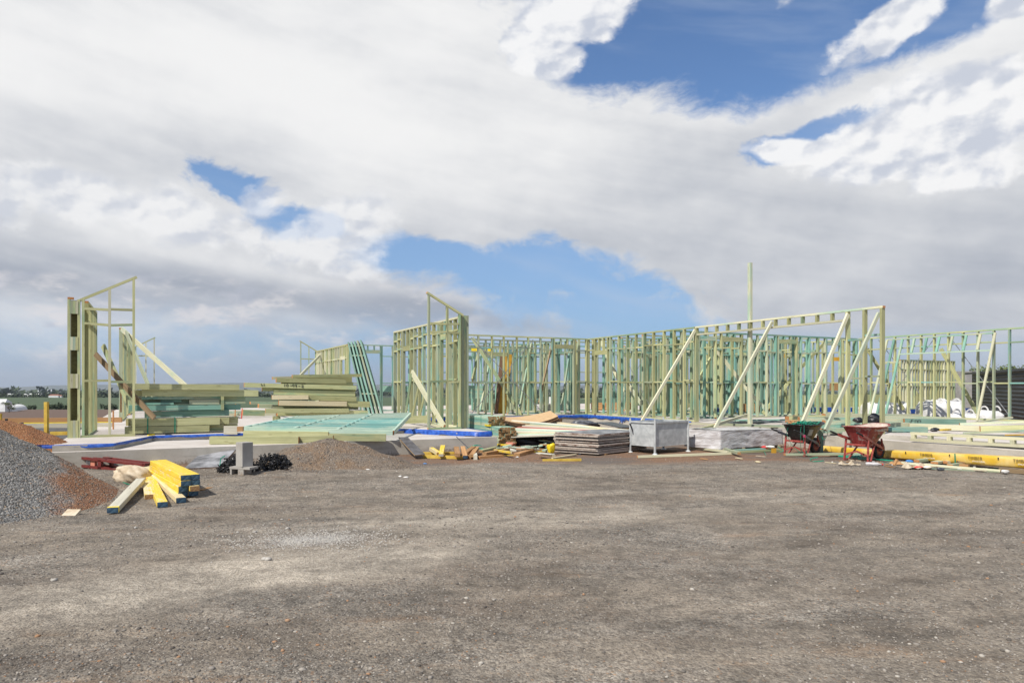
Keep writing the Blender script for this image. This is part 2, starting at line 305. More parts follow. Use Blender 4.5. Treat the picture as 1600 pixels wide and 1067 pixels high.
def ground_mat():
    m, nt, b = new_mat('site_ground', 0.95)
    p = nt.nodes.new('ShaderNodeNewGeometry').outputs['Position']; x, y, z = sep(nt, p)
    big = noise(nt, p, 0.33, 6, 0.6); med = noise(nt, vec(nt, x*0.5+y*0.12, y*1.1-x*0.12, 0), 1.0, 7, 0.62)
    fine = noise(nt, p, 34, 5, 0.7); grit = noise(nt, p, 110, 3, 0.7)
    vc = nt.nodes.new('ShaderNodeTexVoronoi'); vc.inputs['Scale'].default_value = 66; nt.links.new(p, vc.inputs['Vector'])
    vb = nt.nodes.new('ShaderNodeTexVoronoi'); vb.inputs['Scale'].default_value = 24; nt.links.new(p, vb.inputs['Vector'])
    s1 = sep(nt, vc.outputs['Color'])[0]; s2 = sep(nt, vb.outputs['Color'])[1]
    # stones: grey, some pale, few rusty
    c = mix(nt, s1.step(0.0, 1.0), (0.075, 0.068, 0.060), (0.33, 0.31, 0.28))
    c = mix(nt, s2.step(0.90, 0.94)*0.5, c, (0.38, 0.35, 0.305))
    c = mix(nt, s2.step(0.10, 0.06)*0.6, c, (0.045, 0.038, 0.033))
    c = mix(nt, sep(nt, vc.outputs['Color'])[2].step(0.955, 0.98)*0.7, c, (0.34, 0.18, 0.08))
    dirt = mix(nt, fine.step(0.32, 0.68), (0.145, 0.121, 0.096), (0.31, 0.268, 0.215))
    c = mix(nt, med.step(0.30, 0.62)*0.62+0.25, c, dirt)
    c = mix(nt, fine.step(0.5, 0.72)*0.30, c, (0.34, 0.31, 0.265))
    # darker damp-looking brown wear patches, and rusty soil blushes
    c = mix(nt, noise(nt, vec(nt, x*0.7, y*1.5, 3), 0.9, 6, 0.62).step(0.50, 0.68)*0.50, c, (0.105, 0.080, 0.060))
    c = mix(nt, noise(nt, vec(nt, x*0.8, y*2.4, 8), 0.9, 5, 0.6).step(0.60, 0.74)*0.36, c, (0.27, 0.165, 0.09))
    # pale dusty wheel track sweeping from lower left to the middle
    def lobe(cx, cy, rx, ry, ang):
        cc, ss = math.cos(R(ang)), math.sin(R(ang))
        u = (x-cx)*cc+(y-cy)*ss; v = (y-cy)*cc-(x-cx)*ss
        return 1.0-((u/rx)*(u/rx)+(v/ry)*(v/ry)).f('SQRT')
    jit = (big-0.5)*0.7+(med-0.5)*0.8
    tr = (lobe(-2.1, 5.6, 2.5, 0.75, 34)+jit).step(-0.25, 0.6)
    tr = tr.mx((lobe(-0.2, 7.9, 3.8, 0.8, 14)+jit).step(0.0, 0.8)*0.7).mx((lobe(5.6, 9.3, 6.0, 0.55, -6)+jit).step(0, 0.8)*0.45)
    c = mix(nt, (tr*0.9).sat(), c, mix(nt, fine.step(0.35, 0.7), (0.29, 0.255, 0.21), (0.50, 0.455, 0.39)))
    pw = (lobe(-1.95, 6.9, 0.75, 0.42, 10)+(fine-0.5)*2.6+jit*1.2).step(0.1, 0.9)
    c = mix(nt, pw*0.7, c, mix(nt, s1, (0.36, 0.36, 0.36), (0.58, 0.58, 0.58)))
    rut = noise(nt, vec(nt, x*0.35+y*0.10, y*2.6-x*0.75, 2.0), 1.3, 6, 0.6)
    mot = noise(nt, p, 5.5, 6, 0.65); mot2 = noise(nt, vec(nt, x, y*1.5, 6), 1.15, 6, 0.62)
    k = ((rut-0.5)*0.75+(mot-0.5)*1.5+(mot2-0.5)*1.5+1.0).mx(0.5).mn(1.6)
    c = mix(nt, 1.0, c, vec(nt, k*1.02, k*0.985, k*0.935), 'MULTIPLY')
    blush = noise(nt, vec(nt, x*0.6+4, y*2.2, 12), 1.5, 7, 0.66).step(0.60, 0.70)*y.step(5.2, 8.5)
    c = mix(nt, blush*0.45, c, (0.30, 0.175, 0.085))
    near = c
    # red-brown soil apron near the slab
    apr = (((y-x*0.10)+(big-0.5)*1.6+(med-0.5)*1.8)).step(12.35, 13.1)
    soil = mix(nt, fine.step(0.35, 0.65), (0.15, 0.082, 0.045), (0.29, 0.17, 0.10))
    soil = mix(nt, med.step(0.46, 0.62)*0.85, soil, (0.13, 0.115, 0.10))
    c = mix(nt, apr, near, soil)
    yy = y+(noise(nt, p, 0.02, 4, 0.5)-0.5)*50
    fieldc = mix(nt, noise(nt, vec(nt, x*0.04, y*0.5, 0), 1.0, 4, 0.6), (0.085, 0.050, 0.034), (0.145, 0.092, 0.063))
    grass = mix(nt, noise(nt, p, 0.05, 5, 0.6), (0.030, 0.058, 0.022), (0.070, 0.102, 0.038))
    c = mix(nt, y.step(36, 46), c, fieldc)
    right = (x*1.0-y*0.12+(big-0.5)*8).step(8.0, 14.0)*y.step(30, 36)
    c = mix(nt, right, c, mix(nt, big, (0.13, 0.15, 0.05), (0.24, 0.23, 0.09)))
    c = mix(nt, y.step(206, 212), c, grass)
    farc = mix(nt, noise(nt, p, 0.006, 5, 0.6).step(0.42, 0.6), (0.030, 0.045, 0.024), (0.12, 0.125, 0.075))
    c = mix(nt, yy.step(640, 700), c, farc)
    nt.links.new(c, b.inputs['Base Color'])
    h = (vc.outputs['Distance'] and E(nt, vc.outputs['Distance']))*-0.5+E(nt, vb.outputs['Distance'])*-0.5+fine*0.9+grit*0.35
    h = h*y.step(60, 30)
    bump(nt, b, h, 0.9, 0.022)
    return m
M['ground'] = ground_mat()
def heap_mat(name, grey, red, redfn):
    m, nt, b = new_mat(name, 0.95)
    p = nt.nodes.new('ShaderNodeNewGeometry').outputs['Position']; x, y, z = sep(nt, p)
    vc = nt.nodes.new('ShaderNodeTexVoronoi'); vc.inputs['Scale'].default_value = 48; nt.links.new(p, vc.inputs['Vector'])
    s1 = sep(nt, vc.outputs['Color'])[0]; fine = noise(nt, p, 26, 5, 0.7); med = noise(nt, p, 2.2, 6, 0.6)
    a = mix(nt, s1, *grey); r = mix(nt, fine.step(0.3, 0.7), *red)
    f = redfn(x, y, z, med, fine, s1)
    c = mix(nt, f, a, r)
    c = mix(nt, sep(nt, vc.outputs['Color'])[1].step(0.92, 0.97)*0.6, c, (0.42, 0.30, 0.18))
    nt.links.new(c, b.inputs['Base Color'])
    bump(nt, b, fine*0.8-E(nt, vc.outputs['Distance'])*0.9+noise(nt, p, 80, 3, 0.6)*0.4, 1.0, 0.03)
    return m
M['gravelheap'] = heap_mat('crushed_gravel', ((0.10, 0.096, 0.09), (0.33, 0.32, 0.30)), ((0.19, 0.078, 0.032), (0.37, 0.17, 0.078)),
    lambda x, y, z, med, fine, s1: ((x*1.0+y*0.64)+(med-0.5)*1.3+(fine-0.5)*0.7).step(-0.25, 0.25)*0.9)
M['soilheap'] = heap_mat('red_soil', ((0.20, 0.080, 0.032), (0.34, 0.155, 0.070)), ((0.24, 0.10, 0.038), (0.42, 0.20, 0.09)),
    lambda x, y, z, med, fine, s1: med.step(0.4, 0.6))
M['mound'] = heap_mat('brown_sandy_soil', ((0.13, 0.10, 0.075), (0.28, 0.23, 0.18)), ((0.16, 0.105, 0.065), (0.30, 0.215, 0.145)),
    lambda x, y, z, med, fine, s1: med.step(0.4, 0.6))
def stone_mat():
    m, nt, b = new_mat('loose_stone', 0.9)
    g = nt.nodes.new('ShaderNodeNewGeometry'); r = E(nt, g.outputs['Random Per Island'])
    c = mix(nt, r, (0.080, 0.068, 0.057), (0.33, 0.295, 0.255))
    c = mix(nt, (r*17.0).f('FRACT').step(0.93, 0.95)*0.8, c, (0.46, 0.42, 0.36))
    c = mix(nt, (r*23.0).f('FRACT').step(0.965, 0.975)*0.8, c, (0.36, 0.19, 0.09))
    nt.links.new(c, b.inputs['Base Color']); return m
M['stone'] = stone_mat()
M['rocklight'] = mottled('pale_rubble', (0.36, 0.33, 0.29), (0.52, 0.49, 0.44), 30, 0.9)
def leafmat(name, c1, c2):
    m, nt, b = new_mat(name, 0.8)
    g = nt.nodes.new('ShaderNodeNewGeometry'); r = E(nt, g.outputs['Random Per Island'])
    nt.links.new(mix(nt, r, c1, c2), b.inputs['Base Color']); return m
M['leaf'] = leafmat('dark_foliage', (0.020, 0.036, 0.016), (0.06, 0.085, 0.035))
M['leafgum'] = leafmat('gum_foliage', (0.06, 0.085, 0.03), (0.15, 0.18, 0.07))
M['bark'] = mottled('bark', (0.09, 0.07, 0.05), (0.16, 0.13, 0.10), 6, 0.9)
# ---------------------------------------------------------------- builders
Z = Vector((0, 0, 1))
U = Vector((-0.4504, 0.8928, 0)); W = Vector((0.8928, 0.4504, 0)); O = Vector((7.825, 14.84, 0))
DECK = 0.5
def H(a, b, z=DECK): v = O+U*a+W*b; v.z = z; return v       # house plan coordinates -> world
def PZ(px, py, z): Y = (EYE-z)*F/(py-HY); return Vector(((px-CX)/F*Y, Y, z))   # surveyed point at height z
def PY(px, py, Y): return Vector(((px-CX)/F*Y, Y, EYE-(py-HY)/F*Y))            # surveyed point at depth Y
def link(name, me, parent=None):
    o = bpy.data.objects.new(name, me); C.objects.link(o)
    if parent is not None: o.parent = parent
    return o
def tag(o, label=None, cat=None, group=None, kind=None):
    if label: o['label'] = label
    if cat: o['category'] = cat
    if group: o['group'] = group
    if kind or cat: o['kind'] = kind or 'thing'
    return o
def thing(name, label, cat, loc=(0, 0, 0), group=None):
    o = link(name, None); o.location = loc
    return tag(o, label, cat, group)
def base(parent):
    return parent.matrix_basis.inverted() if parent is not None else Matrix.Identity(4)
def mesh_obj(name, verts, faces, mats, parent=None, smooth=False, fm=None):
    """verts in world space; the object's origin goes to their mean so parts have sensible pivots"""
    vs = [Vector(v) for v in verts]
    c = sum(vs, Vector())/len(vs); c.z = min(v.z for v in vs)
    me = bpy.data.meshes.new(name); me.from_pydata([tuple(v-c) for v in vs], [], faces); 
    for m in (mats if isinstance(mats, (list, tuple)) else [mats]): me.materials.append(M[m])
    if fm: me.polygons.foreach_set('material_index', fm)
    if smooth: me.polygons.foreach_set('use_smooth', [True]*len(me.polygons))
    me.update()
    o = link(name, me, parent)
    o.matrix_basis = base(parent) @ Matrix.Translation(c)
    return o
_cache = {}
def box_mesh(L, w, h, mat, end, bev):
    k = (round(L, 3), round(w, 4), round(h, 4), mat, end, bev)
    if k in _cache: return _cache[k]
    y, z = w/2, h/2
    if bev:
        c = min(bev, y*0.5, z*0.5)
        prof = [(-y+c, -z), (y-c, -z), (y, -z+c), (y, z-c), (y-c, z), (-y+c, z), (-y, z-c), (-y, -z+c)]
    else: prof = [(-y, -z), (y, -z), (y, z), (-y, z)]
    n = len(prof)
    v = [(0, a, b) for a, b in prof]+[(L, a, b) for a, b in prof]
    f = [(i, (i+1) % n, n+(i+1) % n, n+i) for i in range(n)]
    f = [tuple(reversed(q)) for q in f]+[tuple(range(n)), tuple(range(2*n-1, n-1, -1))]
    me = bpy.data.meshes.new('board'); me.from_pydata(v, [], f)
    me.materials.append(M[mat]); me.materials.append(M[end or mat])
    me.polygons[n].material_index = 1; me.polygons[n+1].material_index = 1
    import bmesh
    bm = bmesh.new(); bm.from_mesh(me); bmesh.ops.recalc_face_normals(bm, faces=bm.faces); bm.to_mesh(me); bm.free()
    _cache[k] = me; return me
def board(name, p0, p1, w, h, mat, parent=None, end=None, up=Z, bev=0.0, ref='c'):
    """straight timber from p0 to p1; w across, h along 'up'. ref: 'c' centre line, 'b' bottom centre, 't' top centre"""
    p0, p1 = Vector(p0), Vector(p1); X = (p1-p0); L = X.length; X.normalize()
    up = Vector(up)
    if abs(X.dot(up)) > 0.98: up = Vector((0, 1, 0)) if abs(X.y) < 0.9 else Vector((1, 0, 0))
    Yv = up.cross(X).normalized(); Zv = X.cross(Yv)
    off = {'c': 0, 'b': h/2, 't': -h/2}[ref]
    o = link(name, box_mesh(L, w, h, mat, end, bev), parent)
    m = Matrix((X, Yv, Zv)).transposed().to_4x4(); m.translation = p0+Zv*off
    o.matrix_basis = base(parent) @ m
    return o
class MB:
    """collects shapes (world space) into ONE mesh"""
    def __init__(s): s.v, s.f, s.m = [], [], []
    def add(s, vs, fs, mi=0):
        n = len(s.v); s.v += [Vector(v) for v in vs]; s.f += [tuple(i+n for i in f) for f in fs]; s.m += [mi]*len(fs); return s
    def box(s, c, size, rot=None, mi=0):
        c = Vector(c); hx, hy, hz = [q/2 for q in size]
        r = rot or Matrix.Identity(3)
        vs = [c+r @ Vector((x*hx, y*hy, z*hz)) for x, y, z in ((-1,-1,-1),(1,-1,-1),(1,1,-1),(-1,1,-1),(-1,-1,1),(1,-1,1),(1,1,1),(-1,1,1))]
        return s.add(vs, [(0,3,2,1),(4,5,6,7),(0,1,5,4),(1,2,6,5),(2,3,7,6),(3,0,4,7)], mi)
    def bar(s, p0, p1, w, h, up=Z, mi=0):
        p0, p1 = Vector(p0), Vector(p1); X = p1-p0; L = X.length; X.normalize(); up = Vector(up)
        if abs(X.dot(up)) > 0.98: up = Vector((0, 1, 0)) if abs(X.y) < 0.9 else Vector((1, 0, 0))
        Yv = up.cross(X).normalized(); Zv = X.cross(Yv)
        return s.box((p0+p1)/2, (L, w, h), Matrix((X, Yv, Zv)).transposed(), mi)
    def tube(s, pts, r, n=8, mi=0, cap=True):
        pts = [Vector(p) for p in pts]; rs = r if isinstance(r, (list, tuple)) else [r]*len(pts)
        vs, fs = [], []; prev = None
        for i, p in enumerate(pts):
            d = (pts[min(i+1, len(pts)-1)]-pts[max(i-1, 0)]).normalized()
            a = prev if prev is not None and abs(prev.dot(d)) < 0.9 else (Z if abs(d.z) < 0.9 else Vector((1, 0, 0)))
            e1 = (a-d*a.dot(d)).normalized(); e2 = d.cross(e1); prev = e1
            vs += [p+(e1*math.cos(2*math.pi*k/n)+e2*math.sin(2*math.pi*k/n))*rs[i] for k in range(n)]
        for i in range(len(pts)-1):
            fs += [(i*n+k, i*n+(k+1) % n, (i+1)*n+(k+1) % n, (i+1)*n+k) for k in range(n)]
        if cap: fs += [tuple(range(n-1, -1, -1)), tuple((len(pts)-1)*n+k for k in range(n))]
        return s.add(vs, fs, mi)
    def ribbon(s, pts, w, nrm=Z, th=0.002, mi=0):
        pts = [Vector(p) for p in pts]
        for i in range(len(pts)-1):
            if (pts[i+1]-pts[i]).length > 1e-4: s.bar(pts[i], pts[i+1], w, th, nrm, mi)
        return s
    def build(s, name, mats, parent=None, smooth=False):
        return mesh_obj(name, s.v, s.f, mats, parent, smooth, s.m)
# value noise for shapes
_perm = rng.permutation(512); _val = rng.random(512)
def vnoise(x, y):
    xi, yi = np.floor(x).astype(int), np.floor(y).astype(int); xf, yf = x-xi, y-yi
    u, v = xf*xf*(3-2*xf), yf*yf*(3-2*yf)
    def hh(i, j): return _val[(_perm[(i & 255)]+j) & 511]
    return (hh(xi, yi)*(1-u)*(1-v)+hh(xi+1, yi)*u*(1-v)+hh(xi, yi+1)*(1-u)*v+hh(xi+1, yi+1)*u*v)
def fbm(x, y, o=4, g=0.5):
    r = 0; a = 1; s = 0
    for k in range(o): r = r+a*(vnoise(x*2**k+17*k, y*2**k-9*k)-0.5); s += a; a *= g
    return r/s
_gy = [-60, 8.5, 11.5, 20, 30, 50, 100, 200, 260, 400, 500, 600, 700, 800, 1500, 2500, 9000, 20000]
_gz = [0, 0, 0.1, 0.1, -0.3, -1.1, -2.3, -5.0, -6.9, -7.6, -7.7, -7.2, -9, -13, -18, -21, -36, -70]
def gz(x, y):
    x = np.asarray(x, float); y = np.asarray(y, float)
    z = np.interp(y, _gy, _gz)
    z = z+2.6*np.exp(-(((x-42)/26)**2+((y-88)/20)**2))
    z = z+np.clip((y-300)/400, 0, 1)*fbm(x/260+3, y/400, 3)*6
    nearw = np.clip((26-y)/6, 0, 1)
    z = z+nearw*(fbm(x/1.7, y/1.7, 4)*0.055+fbm(x*3.1, y*3.1, 2)*0.012)
    return z
def G(x, y): return float(gz(x, y))
def grid_obj(name, xs, ys, zf, mat):
    X, Y = np.meshgrid(xs, ys); Zz = zf(X, Y)
    v = np.stack([X, Y, Zz], -1).reshape(-1, 3); nx, ny = len(xs), len(ys)
    i = (np.arange(ny-1)[:, None]*nx+np.arange(nx-1)[None]).reshape(-1)
    f = np.stack([i, i+1, i+nx+1, i+nx], -1)
    return np_mesh(name, v, f, mat, True)
def np_mesh(name, v, f, mat, smooth=False, parent=None):
    me = bpy.data.meshes.new(name); k = f.shape[1]
    me.vertices.add(len(v)); me.vertices.foreach_set('co', np.asarray(v, np.float32).ravel())
    me.loops.add(f.size); me.loops.foreach_set('vertex_index', f.astype(np.int32).ravel())
    me.polygons.add(len(f)); me.polygons.foreach_set('loop_start', np.arange(len(f), dtype=np.int32)*k)
    if smooth: me.polygons.foreach_set('use_smooth', np.ones(len(f), bool))
    me.materials.append(M[mat]); me.update(); me.validate()
    return link(name, me, parent)
def prism(mb, poly, z0, z1, mi=0, mi_top=None):
    """poly: list of world (x, y) ccw or cw"""
    n = len(poly); area = sum(poly[i][0]*poly[(i+1) % n][1]-poly[(i+1) % n][0]*poly[i][1] for i in range(n))
    if area < 0: poly = poly[::-1]
    vs = [(p[0], p[1], z0) for p in poly]+[(p[0], p[1], z1) for p in poly]
    mb.add(vs, [(i, (i+1) % n, n+(i+1) % n, n+i) for i in range(n)], mi)
    mb.add([(p[0], p[1], z1) for p in poly], [tuple(range(n))], mi if mi_top is None else mi_top)
# rocks
_ico = None
def rocks(name, pts, sizes, mat, flat=0.6):
    """many small irregular stones as ONE mesh"""
    import bmesh
    bm = bmesh.new(); bmesh.ops.create_icosphere(bm, subdivisions=1, radius=1)
    bm.verts.ensure_lookup_table(); bv = np.array([v.co[:] for v in bm.verts]); bf = np.array([[v.index for v in f.verts] for f in bm.faces]); 
    # 12 verts / 20 faces
    bm.free()
    N = len(pts); k = len(bv)
    sc3 = rng.uniform(0.65, 1.25, (N, 1, 3)); sc3[:, :, 2] *= flat
    v = bv[None]*sc3*rng.uniform(0.72, 1.18, (N, k, 1))
    th = rng.uniform(0, 6.28, N); c, s = np.cos(th)[:, None], np.sin(th)[:, None]
    x = v[:, :, 0]*c-v[:, :, 1]*s; y = v[:, :, 0]*s+v[:, :, 1]*c
    v = np.stack([x, y, v[:, :, 2]], -1)*np.asarray(sizes)[:, None, None]+np.asarray(pts)[:, None, :]
    f = (bf[None]+(np.arange(N)*k)[:, None, None]).reshape(-1, 3)
    return np_mesh(name, v.reshape(-1, 3), f, mat)
# ---------------------------------------------------------------- ground
xs = np.unique(np.concatenate([np.arange(-12, 12.01, 0.07), -np.geomspace(12, 12500, 46), np.geomspace(12, 12500, 46)]))
ys = np.unique(np.concatenate([np.linspace(-40, 2.5, 12), np.arange(2.5, 17, 0.06), np.geomspace(17, 9560, 90)]))
tag(grid_obj('ground', xs, ys, gz, 'ground'), kind='structure')

# heaps: gravel and soil tipped in cones
def heap(name, label, cx, cy, rx, ry, h, mat, n=110, rough=0.07, pw=1.0, kind=None, zb=-0.03, seed=0, cap=0.88, wob=0.35):
    g = np.linspace(-1.08, 1.08, n)
    def zf(X, Y):
        r = np.sqrt(((X-cx)/rx)**2+((Y-cy)/ry)**2)
        w = fbm(X*0.9+seed, Y*0.9, 4)*0.5
        r = r+w*wob
        top = h*np.clip(1-r, -0.2, 1)**1.0 if pw == 1 else h*np.sign(1-r)*np.abs(np.clip(1-r, -0.2, 1))**pw
        rd = np.sqrt(top**2+0.0)*0
        soft = h*cap-np.log1p(np.exp((h*cap-top)*12/h))*h/12
        z = np.where(top > h*(cap-0.35), soft, top)
        return gz(X, Y)+z+np.clip(top/h*6, 0, 1)*(fbm(X*3+seed, Y*3, 5, 0.62)*rough*2+fbm(X*17, Y*17, 2)*rough*0.45)+zb
    o = grid_obj(name, cx+g*rx, cy+g*ry, zf, mat)
    tag(o, label, 'heap'); return zf
zheap = heap('gravel_heap', 'grey crushed gravel heap with a rusty soil flank beside the yellow beams', -9.0, 8.8, 3.9, 2.7, 2.15, 'gravelheap', 190, 0.06, cap=1.1, wob=0.14)
heap('soil_heap', 'low red-brown soil heap behind the grey gravel heap', -9.9, 12.5, 2.7, 1.4, 1.4, 'soilheap', 110, 0.09, seed=9, cap=0.60)
zmound = heap('soil_mound', 'brown sandy soil mound against the concrete ledge below the lying teal frame', -3.30, 12.85, 1.60, 1.15, 0.56, 'mound', 120, 0.055, seed=4)
heap('soil_mound', 'small flat spill of brown soil right of the sandy mound', -2.45, 12.25, 1.0, 0.6, 0.22, 'mound', 60, 0.03, seed=14)

# ---------------------------------------------------------------- loose stones
def scatter(n, xf, yf): return xf(n), yf(n)
N = 62000
yy = 3.1+10.5*rng.random(N)**1.7; xx = (rng.random(N)*2-1)*(yy*0.80+0.6)
def lobe_(x, y, cx, cy, rx, ry, an):
    c, s = math.cos(R(an)), math.sin(R(an)); u = (x-cx)*c+(y-cy)*s; v = (y-cy)*c-(x-cx)*s
    return 1-np.sqrt((u/rx)**2+(v/ry)**2)
trk = np.maximum(lobe_(xx, yy, -2.1, 5.6, 2.9, 0.95, 34), np.maximum(lobe_(xx, yy, -0.2, 7.9, 4.2, 1.0, 14), lobe_(xx, yy, 5.6, 9.3, 6.4, 0.7, -6)))
dens = fbm(xx*0.8, yy*0.8, 4)+rng.normal(0, 0.16, N)-np.clip(trk*1.2, 0, 0.45)-0.02
k = dens > -0.02; xx, yy = xx[k], yy[k]
sz = rng.uniform(0.0032, 0.0075, len(xx))*(1+rng.random(len(xx))**12*1.8)
pts = np.stack([xx, yy, gz(xx, yy)+sz*0.15], -1)
tag(rocks('gravel', pts, sz, 'stone'), kind='stuff')
N = 22000
yy = rng.uniform(6.5, 14.2, N); xx = (rng.random(N)*2-1)*(yy*0.80+0.6)
k = fbm(xx*0.5+40, yy*0.9, 4)+rng.normal(0, 0.15, N) > 0.0; xx, yy = xx[k], yy[k]
sz = rng.uniform(0.005, 0.010, len(xx))*(1+rng.random(len(xx))**14*1.5)
tag(rocks('gravel', np.stack([xx, yy, gz(xx, yy)+sz*0.15], -1), sz, 'stone'), kind='stuff')
N = 9000
cx, cy = -9.0, 8.8; th = rng.uniform(-1.7, 0.9, N); rr = np.sqrt(rng.random(N))*1.04
xx = cx+np.cos(th)*rr*3.9; yy = cy+np.sin(th)*rr*2.7
sz = rng.uniform(0.005, 0.013, N)
zz = zheap(xx, yy) if False else np.maximum(zheap(xx, yy), gz(xx, yy))
tag(rocks('gravel', np.stack([xx, yy, zz+sz*0.1], -1), sz, 'stone'), kind='stuff')
N = 900
xx = -3.4+rng.normal(0, 0.95, N); yy = 12.2+rng.normal(0, 0.5, N); sz = rng.uniform(0.006, 0.020, N)
tag(rocks('gravel', np.stack([xx, yy, np.maximum(zmound(xx, yy), gz(xx, yy))], -1), sz, 'stone'), kind='stuff')
N = 1500
xx = -1.95+rng.normal(0, 0.45, N); yy = 6.9+rng.normal(0, 0.26, N); sz = rng.uniform(0.004, 0.012, N)
tag(rocks('gravel', np.stack([xx, yy, gz(xx, yy)+0.002], -1), sz, 'rocklight'), kind='stuff')
for px, py, s, lab in ((413, 877, 0.040, 'pale knobbly rock lying on the dusty wheel track'), (449, 826, 0.026, 'grey rock behind the dusty powder patch'),
                       (399, 832, 0.022, 'small grey rock left of the dusty powder patch'), (440, 812, 0.020, 'small white stone in front of the black plastic bundles'),
                       (212, 826, 0.022, 'flat white stone in front of the loose grey plank'), (86, 910, 0.022, 'pale flat stone on the gravel in the lower left corner'),
                       (371, 833, 0.020, 'small grey lump of rock at the edge of the wheel track')):
    p = PZ(px, py, 0.0); z = G(p.x, p.y)
    q = np.array([[p.x+i*s*0.9, p.y+random.uniform(-.3, .3)*s, z+s*0.3] for i in range(2 if s > 0.035 else 1)])
    tag(rocks('rock', q, np.full(len(q), s), 'rocklight'), lab, 'rock')

# ---------------------------------------------------------------- concrete slab
slab = thing('concrete_slab', 'pale concrete house slab with a lower ledge carrying the green timber frames', 'slab', H(6, -8, 0))
def HP(l): return [(H(a, b).x, H(a, b).y) for a, b in l]
mb = MB()
deck = [(4.4, -15.25), (4.4, -14.35), (6.25, -13.75), (6.25, -8.45), (4.4, -7.4), (4.4, -7.05), (11.3, -7.05), (11.3, -0.05), (2.0, -0.05), (-9, -0.12), (-9, 9), (13, 9), (25.4, 9), (25.4, -15.25)]
prism(mb, HP(deck), -1.6, 0.5, 0, 1); mb.build('deck', ['conc', 'deck'], slab)
mb = MB()
prism(mb, HP([(4.38, -15.25), (4.38, -14.33), (6.23, -13.73), (6.23, -8.47), (4.42, -7.42), (4.28, -7.0), (4.22, -7.0), (4.20, -15.28)]), -0.4, 0.40, 0, 1)
mb.build('ledge', ['conc', 'deck'], slab)
mb = MB()
prism(mb, HP([(2.4, -0.08), (2.4, -0.36), (-9, -0.56), (-9, -0.15)]), -0.4, 0.405, 0, 1)
mb.build('ledge', ['conc', 'deck'], slab)
def membrane(pts, drop=0.07, lip=0.05, side=1, wav=0.02):
    """blue plastic folded over the slab edge: a wavy strip"""
    P = []; 
    for i in range(len(pts)-1):
        a, b = Vector(pts[i]), Vector(pts[i+1]); n = max(2, int((b-a).length/0.08))
        for k in range(n): P.append(a+(b-a)*k/n)
    P.append(Vector(pts[-1])); mb = MB(); vs = []; n = len(P)
    for i, p in enumerate(P):
        d = (P[min(i+1, n-1)]-P[max(i-1, 0)]).normalized(); nrm = Vector((d.y, -d.x, 0))*side
        w = (vnoise(np.array([i*0.35]), np.array([3.0+len(pts)]))[0]-0.5)
        w2 = (vnoise(np.array([i*0.9]), np.array([9.0]))[0]-0.5)
        vs += [p-nrm*(lip+w2*lip)+Z*0.006, p+nrm*0.014+Z*0.012, p+nrm*(0.024+w2*wav)-Z*(drop*0.5), p+nrm*(0.022+abs(w)*wav)-Z*(drop+w*drop*0.8)]
    fs = [(i*4+k, i*4+k+1, (i+1)*4+k+1, (i+1)*4+k) for i in range(n-1) for k in range(3)]
    mb.add(vs, fs); return mb.build('waterproof_membrane', 'membrane', slab, True)
membrane([H(4.45, -15.4), H(4.4, -14.35), H(6.25, -13.75)], 0.04, 0.02)
membrane([H(6.25, -13.75), H(6.25, -11.0), H(6.25, -8.45)], 0.035, 0.03)
membrane([H(6.25, -8.45), H(4.4, -7.4), H(4.4, -7.05)], 0.10, 0.02, wav=0.06)
membrane([H(4.4, -7.05), H(11.3, -7.05)], 0.06, 0.0)
membrane([H(11.3, -7.05), H(11.3, -0.05)], 0.085, 0.02, wav=0.006)
membrane([H(11.3, -0.05), H(5.9, -0.05)], 0.085, 0.02, wav=0.006)
mb = MB()       # loose flap at the far left corner
vs = [H(4.3+i*0.12, -15.42-0.12*math.sin(i*1.3), 0.5-j*0.09-0.02*math.sin(i*2)) for i in range(8) for j in range(3)]
mb.add(vs, [(i*3+j, i*3+j+1, (i+1)*3+j+1, (i+1)*3+j) for i in range(7) for j in range(2)])
mb.build('waterproof_membrane', 'membrane', slab)
mb = MB(); mb.bar(PY(713, 682, 14.72), PY(735, 703, 14.62), 0.012, 0.012); mb.build('ledge_strap', 'greystrap', slab)
# blue crayon mark on the slab side
mb = MB()
for (x0, y0, x1, y1) in ((968, 661, 970, 656), (970, 656, 972, 661), (972, 661, 974, 655), (974, 659, 977, 657)):
    a = PY(x0, y0, 22.95); b = PY(x1, y1, 22.95)
    # project on the slab side under the long wall
    def onw(p):
        d = p-Vector((0, 0, EYE)); n = W; k = ((H(0, -0.07)-Vector((0, 0, EYE))).dot(n))/d.dot(n); return Vector((0, 0, EYE))+d*k
    mb.bar(onw(a), onw(b), 0.01, 0.022, W)
mb.build('crayon_mark', 'bluepen', slab)

# second slab far right
s2 = thing('concrete_slab', 'low grey slab with blue membrane under the far dense wall behind the white bags', 'slab', H(11.5, 19, 0))
mb = MB(); prism(mb, HP([(11.3, 17.2), (11.3, 22.3), (15.5, 22.3), (15.5, 17.2)]), -2, 0.42, 0); mb.build('deck', 'conc', s2)
mb = MB(); prism(mb, HP([(11.24, 17.15), (11.24, 22.35), (11.29, 22.35), (11.29, 17.15)]), 0.25, 0.44, 0); mb.build('waterproof_membrane', 'membrane', s2)

